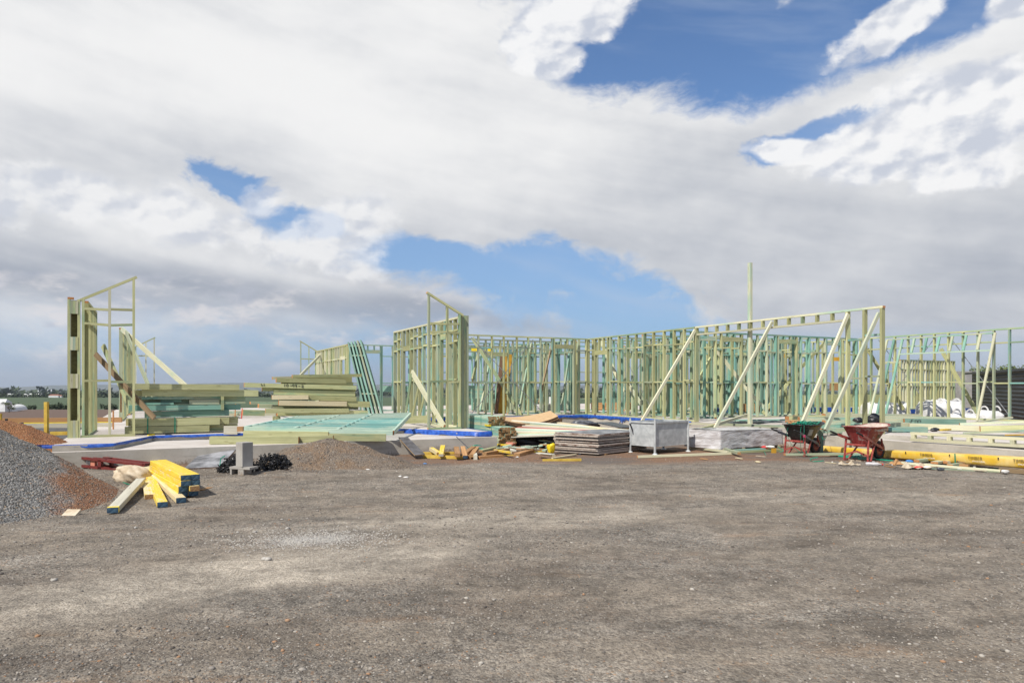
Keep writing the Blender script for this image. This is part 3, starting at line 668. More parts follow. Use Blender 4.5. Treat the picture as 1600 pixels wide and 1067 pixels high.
# ---------------------------------------------------------------- wall frames
def dirv(d): return {'u': U, 'w': W}[d]
def frame(name, label, a, b, d, L, mat, h=2.7, sp=0.45, nogs=(1.14, 2.24), opens=(), z0=DECK, th=0.045, dep=0.09, studs=None,
          bottom=True, group=None, lean=0.0, straps=(), jit=0.0, plate=None, topdrop=0):
    dv = dirv(d); o0 = H(a, b, z0); nrm = Vector((dv.y, -dv.x, 0))
    t = thing(name, label, 'wall frame', o0, group)
    def P(s, z): return o0+dv*s+Z*z+nrm*(lean*z)
    def mm(): return random.choice(mat) if isinstance(mat, (list, tuple)) else mat
    pm = plate or (mat[0] if isinstance(mat, (list, tuple)) else mat)
    board('top_plate', P(0, h-th/2), P(L, h-th/2), dep, th, pm, t, 'endorange')
    if bottom:
        cuts = sorted((s0, s1) for s0, s1, hd in opens if hd is not None and hd >= 0); s = 0
        for s0, s1 in cuts+[(L, L)]:
            if s0-s > 0.1: board('bottom_plate', P(s, th/2), P(s0, th/2), dep, th, pm, t, 'endorange')
            s = s1
    if studs is None:
        n = max(1, round(L/sp)); studs = [th/2+(L-th)*i/n for i in range(n+1)]
    ss = []
    for s in studs:
        if not any(s0-0.02 < s < s1+0.02 for s0, s1, hd in opens): ss.append(s)
    for s0, s1, hd in opens: ss += [s0, s1]
    ss = sorted(set(round(s, 3) for s in ss))
    for s in ss:
        s_ = s+random.uniform(-jit, jit)
        board('stud', P(s_, th if bottom else 0), P(s_, h-th), dep, th, mm(), t, up=dv)
    for i in range(len(ss)-1):
        sa, sb = ss[i], ss[i+1]
        op = [hd for s0, s1, hd in opens if abs(s0-sa) < 0.01 and abs(s1-sb) < 0.01]
        if op:
            hd = abs(op[0])
            board('lintel', P(sa+th/2, hd+0.07), P(sb-th/2, hd+0.07), dep*0.9, 0.14, mm(), t)
            m = int((sb-sa)/0.4)
            for k in range(1, m+1):
                s = sa+(sb-sa)*k/(m+1)
                board('cripple_stud', P(s, hd+0.142), P(s, h-th), dep, th, mm(), t, up=dv)
            continue
        if sb-sa < 0.12: continue
        for q in nogs:
            dz = random.choice((0, 0, 0.04)) if jit else (0.0)
            board('nogging', P(sa+th/2, q+dz), P(sb-th/2, q+dz), dep, 0.04, mm(), t)
    for (s0, za, s1, zb) in straps:
        mb = MB(); mb.bar(P(s0, za)+nrm*(dep/2+0.004), P(s1, zb)+nrm*(dep/2+0.004), 0.003, 0.022, nrm.cross(Z)); mb.build('brace_strap', 'steel', t)
    return t
# long wall running back to the corner
frame('wall_frame', 'long olive wall frame running back to the house corner with steel cross straps', 5.78, 0.0, 'u', 5.6, ['pine', 'pine', 'mixed', 'olive'],
      opens=((4.35, 5.15, 2.1),), straps=((1.9, 0.1, 4.0, 2.6), (4.0, 0.1, 1.9, 2.6)), jit=0.02, plate='pine', nogs=(1.14, 2.24))
# open header bay at the near end of the long wall
t = thing('wall_frame', 'tall near wall frame with a long laddered header over the wide opening', 'wall frame', H(0, 0))
def PA(s, z, off=0.0): return H(s, off, DECK+z)
board('top_plate', PA(-0.02, 2.68), PA(5.76, 2.68), 0.09, 0.045, 'pinepale', t, 'endorange')
board('header_plate', PA(0.87, 2.47), PA(5.70, 2.47), 0.09, 0.045, 'pinepale', t)
for s, m in ((0.02, 'pine'), (0.43, 'pine'), (0.85, 'pine'), (5.74, 'pine')):
    board('stud', PA(s, -0.0), PA(s, 2.655), 0.105, 0.05, m, t, up=U)
for i in range(11):
    s = 1.25+i*0.41; board('cripple_stud', PA(s, 2.494), PA(s, 2.655), 0.09, 0.05, 'olive', t, up=U)
for s0, s1, z in ((0.46, 0.82, 2.02), (0.06, 0.40, 2.10), (0.46, 0.82, 1.18), (0.06, 0.40, 1.22)):
    board('nogging', PA(s0, z), PA(s1, z), 0.09, 0.04, 'mixed', t)
# back wall of the courtyard
frame('wall_frame', 'olive wall frame across the back of the courtyard with steel cross straps', 11.36, -4.75, 'w', 4.7, ['mixed', 'pine', 'mixed'],
      opens=((3.35, 4.15, 2.32),), straps=((0.2, 2.6, 2.9, 0.1), (0.2, 0.1, 2.5, 2.6)), jit=0.02, plate='pine', nogs=(1.14, 2.27))
frame('wall_frame', 'short wall frame between the triangular gable wall and the courtyard back wall', 11.36, -7.1, 'w', 2.3, ['mixed', 'teal'], jit=0.02)
# left wall of the courtyard
frame('wall_frame', 'olive wall frame with window openings running back from the centre gable end', 6.0, -7.1, 'u', 5.35, ['pine', 'pine', 'mixed', 'olive'], sp=0.38,
      opens=((0.75, 1.35, 2.2), (3.75, 4.45, 2.05)), jit=0.015, nogs=(1.14, 2.08, 2.38), plate='pinepale')
t = thing('end_post', 'wide laminated timber post at the end of the centre frame', 'post', H(5.84, -7.1))
for i in range(4):
    b = -7.21+i*0.062
    board('packed_stud', H(5.86, b, DECK), H(5.86, b, DECK+2.7), 0.06, 0.09, random.choice(['pine', 'olive', 'mixed']), t, up=U, end='endorange')
def gable(name, label, a, b_low, b_high, zl, zh, nogz, mat, mid=0.45, th=0.045, dep=0.07):
    """raking end frame standing across the wall line: low side, high side"""
    t = thing(name, label, 'gable frame', H(a, (b_low+b_high)/2)); sg = 1 if b_high > b_low else -1
    L = abs(b_high-b_low)
    def P(f, z): return H(a, b_low+(b_high-b_low)*f, DECK+z)
    def top(f): return zl+(zh-zl)*f
    board('bottom_plate', P(0, th/2), P(1, th/2), dep, th, 'pine', t, 'endorange')
    board('rake_plate', P(-0.06, top(-0.06)), P(1.03, top(1.03)), dep, th, 'pine', t, 'endorange')
    fs = (0.04, mid, 0.97)
    for f in fs: board('stud', P(f, th), P(f, top(f)-th/2), dep, th, random.choice(mat), t, up=W)
    for z in nogz:
        for f0, f1 in ((fs[0], fs[1]), (fs[1], fs[2])):
            g = th/2/L; board('nogging', P(f0+g, z+random.uniform(-0.02, 0.02)), P(f1-g, z+random.uniform(-0.02, 0.02)), dep, 0.045, 'pine', t)
    return t
gable('gable_frame', 'small raking gable frame standing at the centre, rising to the left', 5.76, -7.22, -8.05, 2.72, 3.17, (1.12, 2.27, 2.47), ['pinepale', 'pine', 'mixed'], 0.42)
gable('gable_frame', 'tall raking gable frame at the far left end, rising to the right', 6.42, -15.0, -14.06, 2.70, 3.20, (1.11, 2.24, 2.53), ['pine', 'pinepale'], 0.52)
gable('gable_frame', 'thin distant gable frame behind the left timber braces', 24.2, -14.5, -13.75, 2.68, 3.1, (1.1, 2.3), ['pinepale', 'mixed'], 0.55)
gable('gable_frame', 'thin distant gable frame left of the stacked beams', 24.6, -6.8, -7.6, 2.68, 3.15, (1.1, 2.3), ['pinepale', 'mixed'], 0.5)
# left wing
t = thing('end_post', 'wide boxed timber post with recessed slots at the left front corner', 'post', H(6.42, -15.1))
for b in (-15.20, -15.035): board('side_stud', H(6.42, b, DECK), H(6.42, b, DECK+2.7), 0.045, 0.09, 'pine', t, up=U)
mb = MB(); mb.bar(H(6.50, -15.11, DECK), H(6.50, -15.11, DECK+2.69), 0.135, 0.02, U); mb.build('recess_shade_board', 'oliveshade', t)  # backing board in a darkened tone that paints the shade inside the slots
for z0, z1 in ((0, 0.34), (0.97, 1.25), (1.71, 1.97), (2.42, 2.67)):
    for j in range(3):
        board('packer', H(6.41, -15.155+j*0.045, DECK+z0), H(6.41, -15.155+j*0.045, DECK+z1), 0.043, 0.085, random.choice(['pine', 'pinepale', 'mixed']), t, up=U)
board('cap', H(6.42, -15.22, DECK+2.72), H(6.42, -15.12, DECK+2.72), 0.09, 0.04, 'endorange', t)
frame('wall_frame', 'left wing wall frame with close studs behind the boxed corner post', 6.55, -14.93, 'u', 2.35, ['pine', 'pine', 'olive'], nogs=(2.3,), sp=0.34)
frame('wall_frame', 'long left wing wall frame falling away behind the diagonal braces', 13.5, -14.6, 'u', 4.6, ['pine', 'mixed'], nogs=(2.3,), sp=0.42, opens=((3.2, 4.1, 2.1),))
frame('wall_frame', 'farthest wall frame of the left wing', 18.6, -14.55, 'u', 5.6, ['pine', 'mixed'], nogs=(2.3,), sp=0.45)
frame('wall_frame', 'distant olive wall frame with dense studs behind the stacked beams', 18.4, -6.85, 'u', 6.3, ['pine', 'pinepale'], nogs=(1.2, 2.15), sp=0.42, opens=((0.3, 1.1, 2.1),))
frame('wall_frame', 'distant teal wall frame left of the centre wall, behind the leaning bundle', 18.4, -6.8, 'w', 3.6, ['teal', 'mixed', 'tealdark'], opens=((0.5, 1.3, 2.35),), plate='teal')
frame('wall_frame', 'distant teal wall frame with a low window bay behind the courtyard', 18.4, -3.0, 'w', 4.6, ['teal', 'tealdark'], plate='teal', nogs=(0.7, 1.14, 1.6, 2.27), opens=((1.0, 2.0, 2.2),))
frame('wall_frame', 'teal inner wall frame directly behind the courtyard back wall', 15.2, -4.6, 'w', 3.4, ['teal', 'tealdark', 'mixed'], plate='tealdark', opens=((1.2, 2.3, 2.4),), lean=0.0)
frame('wall_frame', 'teal inner wall frame behind the house corner', 15.2, -1.1, 'w', 4.5, ['teal', 'mixed'], plate='teal', nogs=(0.5, 1.14, 1.6, 2.2), opens=((1.6, 2.6, 2.3),))
# teal wall across the opening
frame('wall_frame', 'teal wall frame with four doorways seen through the wide opening', 7.0, 0.1, 'w', 8.3, ['teal', 'mixed', 'teal', 'pine'], jit=0.02, plate='teal', nogs=(1.10, 2.12),
      opens=((1.1, 1.78, 2.42), (2.0, 2.82, 2.42), (4.46, 5.3, 2.42), (6.75, 7.45, 2.42)), sp=0.40)
frame('wall_frame', 'second teal wall frame parallel behind the doorway wall', 8.9, 0.5, 'w', 7.6, ['teal', 'mixed', 'tealdark'], plate='mixed', sp=0.42, opens=((2.6, 3.4, 2.1), (5.5, 6.3, 2.1)), nogs=(1.14, 2.1))
frame('wall_frame', 'third teal wall frame in line with the courtyard back wall', 11.4, 0.2, 'w', 8.2, ['teal', 'pine', 'mixed'], plate='pine', sp=0.45, opens=((1.3, 2.2, 2.1), (4.8, 5.6, 2.1)))
frame('wall_frame', 'deep inner wall frame near the back of the house', 14.2, 3.6, 'w', 4.8, ['pine', 'mixed', 'teal'], plate='pinepale', sp=0.5, opens=((1.6, 2.4, 2.1),))
frame('wall_frame', 'inner partition frame running back from the first teal doorway', 7.1, 1.95, 'u', 4.2, ['teal', 'pine'], plate='teal', sp=0.45)
frame('wall_frame', 'inner partition frame running back from the middle of the teal wall', 9.0, 4.0, 'u', 5.1, ['mixed', 'teal'], plate='teal', sp=0.45, opens=((1.4, 2.3, 2.1),))
frame('wall_frame', 'inner partition frame running back near the right end of the teal wall', 7.1, 6.6, 'u', 4.2, ['pine', 'teal'], plate='mixed', sp=0.45)
frame('wall_frame', 'outer right wall frame behind the end of the teal wall', 7.1, 8.42, 'u', 7.0, ['pine', 'mixed'], plate='pine', sp=0.45, opens=((2.0, 3.1, 2.1),))
frame('wall_frame', 'long right wall frame running forward past the dark shed', -6.0, 8.42, 'u', 12.9, ['pine', 'mixed', 'pine'], plate='pine', sp=0.45, nogs=(1.1, 2.28), jit=0.015,
      straps=((10.2, 0.1, 12.2, 2.6), (12.2, 0.1, 10.2, 2.6), (8.0, 0.1, 9.8, 2.6)))
frame('wall_frame', 'separate dense wall frame with double stud rows beyond the white bulk bags', 11.6, 17.5, 'w', 4.2, ['pine', 'pine', 'pinepale', 'olive'], z0=0.42, sp=0.21, nogs=(1.1, 1.9), h=2.35, plate='pine')
frame('wall_frame', 'second dense wall frame running back beyond the white bulk bags', 11.8, 21.6, 'u', 3.6, ['pine', 'olive'], z0=0.42, sp=0.3, nogs=(1.1, 1.9), h=2.35, plate='pine')

for (a, b, d, L, lab) in ((10.2, 0.6, 'w', 7.6, 'fourth teal wall frame deep behind the doorway wall'), (12.8, 0.4, 'w', 8.0, 'fifth inner wall frame near the back of the right wing'),
                          (7.1, 5.4, 'u', 6.0, 'inner partition frame behind the third teal doorway'), (7.1, 3.1, 'u', 5.0, 'inner partition frame behind the second teal doorway'), (9.0, 7.6, 'u', 5.0, 'inner partition frame close to the outer right wall'),
                          (11.5, -0.3, 'u', 5.5, 'inner partition frame running back from the house corner'), (13.2, -4.4, 'w', 4.2, 'inner wall frame close behind the courtyard back wall'), (16.8, -4.4, 'w', 4.8, 'inner wall frame far behind the courtyard back wall')):
    frame('wall_frame', lab, a, b, d, L, ['teal', 'mixed', 'tealdark', 'pine'], plate='mixed', sp=0.46, opens=((L*0.3, L*0.3+0.85, 2.1),), jit=0.02)
# tall pole behind the long header
t = board('pole', H(3.85, 0.12, DECK), H(3.85, 0.12, 4.72), 0.075, 0.10, 'pinepale', None, 'endorange', up=U)
tag(t, 'tall single pole standing far above the laddered header', 'pole')
# props
def prop(name, label, p0, p1, w=0.09, h=0.04, mat='pinepale', cat='prop', end='endorange'):
    return tag(board(name, p0, p1, w, h, mat, None, end, up=(Vector(p1)-Vector(p0)).cross(W).cross(Vector(p1)-Vector(p0)) if False else Z), label, cat)
def topA(s, z=2.62): return H(s, -0.06, DECK+z)
for s, f, lab, hh in ((5.74, Vector((3.20, 18.80, 0.12)), 'pale diagonal prop from the end of the long wall down behind the steel bin', 2.60),
                  (2.95, PY(1117, 669, 16.35), 'pale diagonal prop landing on the plastic wrapped pallet', 2.60),
                  (0.80, PY(1254, 660, 14.9), 'pale diagonal prop landing behind the green filled black wheelbarrow', 2.60),
                  (0.06, PY(1290, 672, 14.2), 'rightmost pale diagonal prop landing between the two wheelbarrows', 2.55)):
    prop('timber_prop', lab, f, topA(s, hh), 0.045, 0.078, 'prop')
def tl(name, label, cat, p0, p1, w, h, mat, end=None, **k): return tag(board(name, p0, p1, w, h, mat, None, end, **k), label, cat)
tl('timber_brace', 'dark brown diagonal brace crossing the far left frame', 'brace', PY(149, 553, 14.6), PY(241, 653, 14.2), 0.04, 0.10, 'brace', up=Z)
tl('timber_brace', 'long pale diagonal brace in front of the left wing falling to the beam stack', 'brace', PY(190, 514, 20.2), PY(291, 604, 17.6), 0.045, 0.13, 'pinepale')
tl('timber_brace', 'olive diagonal brace behind the brown brace on the left wing', 'brace', PY(161, 540, 16.0), PY(205, 640, 15.4), 0.045, 0.12, 'pine')
tl('timber_brace', 'pale green brace leaning down from the second left frame', 'brace', PY(197, 520, 19.8), PY(250, 645, 16.6), 0.045, 0.13, 'mixed')
tl('timber_brace', 'pale brace sloping up to the distant gable frame', 'brace', PY(466, 590, 27), PY(503, 552, 33.5), 0.045, 0.12, 'pinepale')
tl('timber_brace', 'olive diagonal brace behind the courtyard back wall, left part', 'brace', PY(738, 528, 24.2), PY(816, 650, 24.0), 0.045, 0.11, 'pine')
tl('timber_brace', 'dark leaning board behind the middle of the courtyard back wall', 'brace', PY(831, 535, 27), PY(811, 645, 24.6), 0.05, 0.22, 'tealdark')
tl('timber_brace', 'thin dark prop leaning right behind the courtyard back wall', 'brace', PY(864, 530, 26), PY(842, 630, 24.5), 0.04, 0.09, 'brace')
tl('timber_brace', 'olive board leaning near the right end of the courtyard back wall', 'brace', PY(890, 550, 26), PY(877, 640, 24.8), 0.05, 0.12, 'mixed')
tl('timber_brace', 'dark board leaning left behind the left courtyard studs', 'brace', PY(749, 545, 26), PY(738, 595, 24.8), 0.05, 0.2, 'olive')
tl('timber_brace', 'blue-green board leaning behind the first courtyard studs', 'brace', PY(764, 570, 26), PY(750, 642, 24.8), 0.05, 0.1, 'teal')
tl('timber_brace', 'pale diagonal brace seen through the long wall near the corner', 'brace', PY(936, 528, 25.6), PY(975, 612, 24.6), 0.045, 0.12, 'pinepale')
tl('timber_brace', 'pale diagonal brace low behind the long wall near the steel bin', 'brace', PY(976, 592, 24.4), PY(1011, 645, 23.4), 0.045, 0.12, 'pinepale')
tl('timber_brace', 'pale diagonal brace in the second teal doorway', 'brace', PY(1120, 548, 23.6), PY(1156, 594, 23.4), 0.045, 0.12, 'pinepale')
tl('timber_brace', 'long pale diagonal brace low inside the teal doorway wall', 'brace', PY(1152, 592, 23.6), PY(1202, 646, 23.4), 0.045, 0.11, 'pinepale')
tl('timber_brace', 'olive brace rising right inside the middle teal doorways', 'brace', PY(1192, 646, 24.6), PY(1240, 588, 24.8), 0.045, 0.11, 'pine')
tl('timber_brace', 'olive brace rising right near the end of the teal wall', 'brace', PY(1244, 582, 25.2), PY(1288, 536, 25.6), 0.045, 0.11, 'pine')
tl('timber_brace', 'low olive brace crossing behind the teal studs left of the pole', 'brace', PY(1090, 595, 22.5), PY(1110, 560, 23.5), 0.045, 0.11, 'pine')
tl('timber_brace', 'grey-green brace falling right behind the long right wall', 'brace', PY(1355, 545, 24.8), PY(1412, 640, 24.4), 0.045, 0.11, 'olive')
tl('timber_brace', 'long grey brace falling right behind the leaning teal frame', 'brace', PY(1470, 545, 23.6), PY(1527, 645, 22.6), 0.045, 0.12, 'olive')
# ---------------------------------------------------------------- left foreground
# stack of yellow beams
ax = Vector((-0.59, 0.807, 0)).normalized(); lat = Vector((0.807, 0.59, 0)).normalized()
base0 = Vector((-4.30, 9.26, 0.055)); gr = 'yellow laminated beams dumped by the gravel heap'
names = [['lowest yellow beam of the near column of the stack', 'lowest yellow beam of the far column of the stack'],
         ['second-lowest yellow beam in the near column of the stack', 'short brown-ended beam in the far column of the yellow stack'],
         ['second-highest yellow beam in the near column of the stack', 'second-highest yellow beam in the far column of the stack'],
         ['bright yellow top beam on the near column of the stack', 'worn pale yellow top beam on the far column of the stack']]
for r in range(4):
    for c in range(2):
        s0 = [0.02, 0.0, -0.02, -0.03][r]+(0.06 if (r, c) == (1, 1) else 0)*-1+random.uniform(-0.02, 0.02)
        L = 2.35+random.uniform(-0.08, 0.05)
        p = base0+lat*(c*0.124+random.uniform(-0.006, 0.006)-(0.02 if r < 2 else 0))+ax*s0+Z*(r*0.072)
        tl('yellow_beam', names[r][c], 'beam', p, p+ax*L, 0.118, 0.068, 'yellow', 'endbrown' if (r, c) == (1, 1) else 'endblue', ref='b', bev=0.004)['group'] = gr
for p0, p1, m, e, lab, z0, z1 in (
    ((176, 800), (220, 754), 'greybrd', 'endblue', 'loose pale grey plank with a yellow end band pointing at the camera', 0.03, 0.13),
    ((234, 779), (229, 757), 'yellow', 'endbrown', 'short stub of yellow beam beside the grey plank', 0.03, 0.07),
    ((254, 791), (232, 745), 'yellow', 'endblue', 'loose yellow beam fanned out left of the worn pale beam', 0.02, 0.09),
    ((283, 784), (230, 735), 'yellow', 'endblue', 'loose worn beam lying right beside the yellow stack', 0.03, 0.13),
    ((224, 747), (245, 724), 'yellow', 'endblue', 'yellow beam sticking out from under the back of the stack', 0.03, 0.13)):
    a = PZ(*p0, z0); b = PZ(*p1, z1); a.z = z0-0.01; b.z = z1
    tl('loose_beam', lab, 'beam', a, b, 0.118, 0.066, m, e, ref='b', bev=0.004)
    if m == 'greybrd': 
        d = (b-a).normalized(); tl_ = bpy.data.objects[-1] if False else None
        o = [q for q in C.objects if q.get('label') == lab][0]
        me = box_mesh(0.06, 0.1195, 0.0675, 'yellowbox', None, 0.0); k = link('paint_band', me, o); k.location = (0.005, 0, 0)
tl('timber_offcut', 'long pale brown plank lying right of the yellow stack', 'offcut', PZ(314, 762, 0.03), PZ(366, 756, 0.03), 0.10, 0.045, 'rawbrown', 'endbrown')
tl('timber_offcut', 'short brown block at the foot of the yellow stack', 'offcut', PZ(312, 768, 0.03), PZ(329, 764, 0.03), 0.09, 0.06, 'rawbrown', 'endbrown')
tl('timber_offcut', 'short yellow offcut lying in front of the hollow blocks', 'offcut', PZ(343, 748, 0.04), PZ(391, 754, 0.04), 0.10, 0.065, 'yellow', 'endbrown', bev=0.003)
mb = MB(); mb.ribbon([PZ(212, 782, 0.012), PZ(240, 785, 0.01), PZ(300, 778, 0.012), PZ(345, 767, 0.01)], 0.016); tag(mb.build('black_strap', 'blackpl'), 'thin black strap on the ground under the yellow beams', 'strap')
mb = MB(); mb.ribbon([PZ(192, 753, 0.1), PZ(205, 758, 0.05), PZ(214, 762, 0.03)], 0.06); tag(mb.build('green_strap', 'green'), 'flat green strap by the canvas sandbag', 'strap')
# canvas sandbag
def blobmesh(name, label, cat, c, size, rot, mat, amp=0.12, sq=2.6, seed=0, n=26, flatb=True):
    cx, cy, cz = c; vs, fs = [], []
    for i in range(n+1):
        ph = -math.pi/2+math.pi*i/n
        for j in range(2*n):
            th = 2*math.pi*j/(2*n)
            def sp(v): return math.copysign(abs(v)**(2/sq), v)
            x, y, z = sp(math.cos(ph))*sp(math.cos(th)), sp(math.cos(ph))*sp(math.sin(th)), sp(math.sin(ph))
            q = 1+amp*2*float(fbm(np.array([x*1.7+seed+z]), np.array([y*1.7-seed+z*1.3]), 4)[0])
            v = Vector((x*size[0]*q, y*size[1]*q, z*size[2]*q))
            v.rotate(Matrix.Rotation(rot, 3, 'Z')); vs.append(Vector((cx, cy, cz))+v)
    for i in range(n):
        for j in range(2*n):
            fs.append((i*2*n+j, i*2*n+(j+1) % (2*n), (i+1)*2*n+(j+1) % (2*n), (i+1)*2*n+j))
    o = mesh_obj(name, vs, fs, mat, None, True)
    return tag(o, label, cat)
p = PZ(199, 757, 0.04)
blobmesh('sandbag', 'dirty canvas sandbag slumped between the gravel heap and the yellow beams', 'bag', (p.x-0.03, p.y+0.22, 0.15), (0.31, 0.20, 0.15), R(-28), 'tanbag', 0.26, 2.4, 3, 36)
qa = Vector((-5.22, 8.22, 0)); qb = Vector((-5.05, 8.20, 0)); qa.z = float(max(zheap(qa.x, qa.y), G(qa.x, qa.y)))+0.02; qb.z = float(max(zheap(qb.x, qb.y), G(qb.x, qb.y)))+0.02
tl('concrete_chip', 'flat beige slab fragment stuck at the foot of the rusty soil flank', 'rubble', qa, qb, 0.11, 0.03, 'tanbag', up=Vector((0.1, -0.5, 0.8)))
# red steel frame
t = thing('red_trestle', 'dark red welded steel frame half buried behind the gravel heap', 'steel frame', PZ(160, 735, 0.1))
A0, A1 = PY(93, 711, 12.1), PY(224, 726.5, 11.55)
B0, B1 = A0-Z*0.13, A1-Z*0.14
nb = (A1-A0).normalized(); bk = Vector((-nb.y, nb.x, 0))*0.22
for nm, q0, q1, w, h in (('rail', A0, A1, 0.05, 0.04), ('rail', B0, B1, 0.05, 0.04), ('rail', A0+bk, A1+bk, 0.05, 0.04), ('rail', B0+bk, B1+bk, 0.05, 0.04), ('rail', A0+bk*.5, A1+bk*.5, 0.035, 0.03)):
    board(nm, q0, q1, w, h, 'reddark', t)
for f in (0.0, 0.5, 1.0):
    q = A0+(A1-A0)*f; board('upright', q-Z*0.17, q, 0.05, 0.07, 'reddark', t, up=nb); board('upright', q+bk-Z*0.17, q+bk, 0.05, 0.05, 'reddark', t, up=nb)
    board('cross_rail', q, q+bk, 0.05, 0.05, 'reddark', t)
for f in (0.40, 0.85):
    q = A0+(A1-A0)*f; board('spacer_block', q-Z*0.12+bk*0.15, q+Z*0.0+bk*0.15, 0.05, 0.09, 'salmon', t, up=nb)
    mb = MB()
    for k in range(3): mb.bar(q-nb*(0.06+k*0.03)-Z*0.1, q-nb*(0.06+k*0.03)-Z*0.02, 0.008, 0.008)
    mb.build('bolt', 'steel', t)
# grey form sheet against the ledge
vs = [PY(309, 711.5, 12.75), PY(369, 701.5, 13.0), PY(343, 729, 12.2), PY(287, 732, 11.9)]
def sheet(name, label, cat, vs, th, mats=('formpale', 'plyedge'), n=1, sag=0.0):
    vs = [Vector(v) for v in vs]; up = (vs[1]-vs[0]).cross(vs[2]-vs[1]).normalized()
    if up.z < 0: up = -up
    N = 10; P = []
    for i in range(N+1):
        for j in range(N+1):
            u, v = i/N, j/N
            q = (vs[0]*(1-u)+vs[1]*u)*(1-v)+(vs[3]*(1-u)+vs[2]*u)*v
            q = q+up*(sag*(4*u*(1-u))); P.append(q)
    k = len(P); V = P+[q-up*th for q in P]; fs, fm = [], []
    def id(i, j): return i*(N+1)+j
    for i in range(N):
        for j in range(N):
            fs.append((id(i, j), id(i+1, j), id(i+1, j+1), id(i, j+1))); fm.append(0)
            fs.append((id(i, j)+k, id(i, j+1)+k, id(i+1, j+1)+k, id(i+1, j)+k)); fm.append(0)
    for i in range(N):
        for a, b in ((id(i, 0), id(i+1, 0)), (id(i+1, N), id(i, N)), (id(0, i+1), id(0, i)), (id(N, i), id(N, i+1))):
            fs.append((a, b, b+k, a+k)); fm.append(1)
    o = mesh_obj(name, V, fs, list(mats), None, False, fm)
    import bmesh
    bm = bmesh.new(); bm.from_mesh(o.data); bmesh.ops.recalc_face_normals(bm, faces=bm.faces); bm.to_mesh(o.data); bm.free()
    return tag(o, label, cat)
sheet('form_sheet', 'weathered grey form sheet sloping off the ledge behind the hollow blocks', 'plywood sheet', vs, 0.018)
sheet('form_sheet', 'dark form sheet offcut leaning on the ledge right of the soil mound', 'plywood sheet', [PY(622.5, 683, 14.55), PY(637.5, 683, 14.6), PY(664, 709, 13.75), PY(648, 711, 13.65)], 0.018, ('formface', 'plybrown'))
# concrete blocks
def hollow_block(name, label, c, rot, L=0.39, Wd=0.19, Hh=0.19, stand=False):
    """two-core block modelled in local axes (length x, width y, height z), cores run along z"""
    t_ = 0.032; mb = MB(); rz = Matrix.Rotation(rot, 3, 'Z')
    parts = [((0, -Wd/2+t_/2, 0), (L, t_, Hh)), ((0, Wd/2-t_/2, 0), (L, t_, Hh))]
    for x in (-L/2+t_/2, 0, L/2-t_/2): parts.append(((x, 0, 0), (t_, Wd-2*t_-0.004, Hh-0.003)))
    for cc, sz in parts: mb.box(cc, sz)
    o = mb.build(name, 'block')
    return o
def place_block(o, label, M4):
    # mesh_obj recentred: rebuild matrix so that local axes match
    o.matrix_basis = M4; return tag(o, label, 'block')
pb = PZ(381, 746, 0.04)
o = hollow_block('hollow_block', '', Vector(), 0)
# lying on its side (H shape facing the camera): cores horizontal towards camera
me = o.data; me.transform(Matrix.Translation((0, 0, -0.095)))
h1 = Matrix.Translation((pb.x, pb.y, 0.045+0.095)) @ Matrix.Rotation(R(24), 4, 'Z') @ Matrix.Rotation(R(90), 4, 'X')
# widen the flanges into an H outline: end flanges on a single web
mbh = MB(); rz = Matrix.Rotation(R(-20), 3, 'Z'); c0 = Vector((pb.x, pb.y, 0.03))
def lb(c, s): mbh.box(c0+rz @ Vector(c), s, rz)
lb((0, 0, 0.018), (0.30, 0.20, 0.036)); lb((0, 0, 0.172), (0.40, 0.20, 0.036)); lb((0.02, 0, 0.095), (0.11, 0.19, 0.117)); lb((-0.175, 0.0, 0.098), (0.035, 0.195, 0.111))
bpy.data.objects.remove(o)
tag(mbh.build('hollow_block', 'block'), 'H-shaped concrete block lying on the gravel under the upright block', 'block')
mb = MB(); rz2 = Matrix.Rotation(R(-38), 3, 'Z'); mb.box((pb.x+0.01, pb.y, 0.03+0.19+0.195), (0.19, 0.19, 0.39), rz2)
o = mb.build('solid_block', 'block'); tag(o, 'upright grey concrete block standing on the H-shaped block', 'block')
bv = o.modifiers.new('bevel', 'BEVEL'); bv.width = 0.006; bv.segments = 2
# bundles of black plastic bar chairs
def spiky(name, label, c, size, n, mat='tub', seed=1):
    r_ = random.Random(seed); mb = MB()
    for i in range(n):
        th = r_.uniform(0, 6.28); ph = math.acos(r_.uniform(-0.2, 1)); rr = r_.random()**0.4
        p = Vector((c[0]+size[0]*rr*math.sin(ph)*math.cos(th), c[1]+size[1]*rr*math.sin(ph)*math.sin(th), c[2]+size[2]*rr*math.cos(ph)))
        if p.z < 0.06: p.z = 0.06
        d = Vector((r_.gauss(0, 1), r_.gauss(0, 1), r_.gauss(0, 0.8))).normalized()
        e = d.orthogonal().normalized(); l = r_.uniform(0.02, 0.05)
        # one chair: three bent legs and a cap
        for k in range(3):
            q = Matrix.Rotation(k*2.1, 3, d) @ e
            mb.bar(p, p+d*l+q*l*0.7, 0.006, 0.016, q)
        mb.box(p, (0.026, 0.026, 0.012), Matrix.Rotation(r_.uniform(0, 3), 3, d))
    return tag(mb.build(name, mat), label, 'bar chairs')
p = PZ(372, 737, 0.1); spiky('bar_chair_bundle', 'left bundle of tangled black plastic bar chairs behind the blocks', (p.x-0.02, p.y+0.05, 0.06), (0.34, 0.24, 0.30), 620, seed=2)
p = PZ(428, 733, 0.1); spiky('bar_chair_bundle', 'right bundle of tangled black plastic bar chairs beside the soil mound', (p.x+0.0, p.y-0.05, 0.06), (0.34, 0.24, 0.32), 620, seed=5)
mb = MB(); p = PZ(343, 741, 0.05)
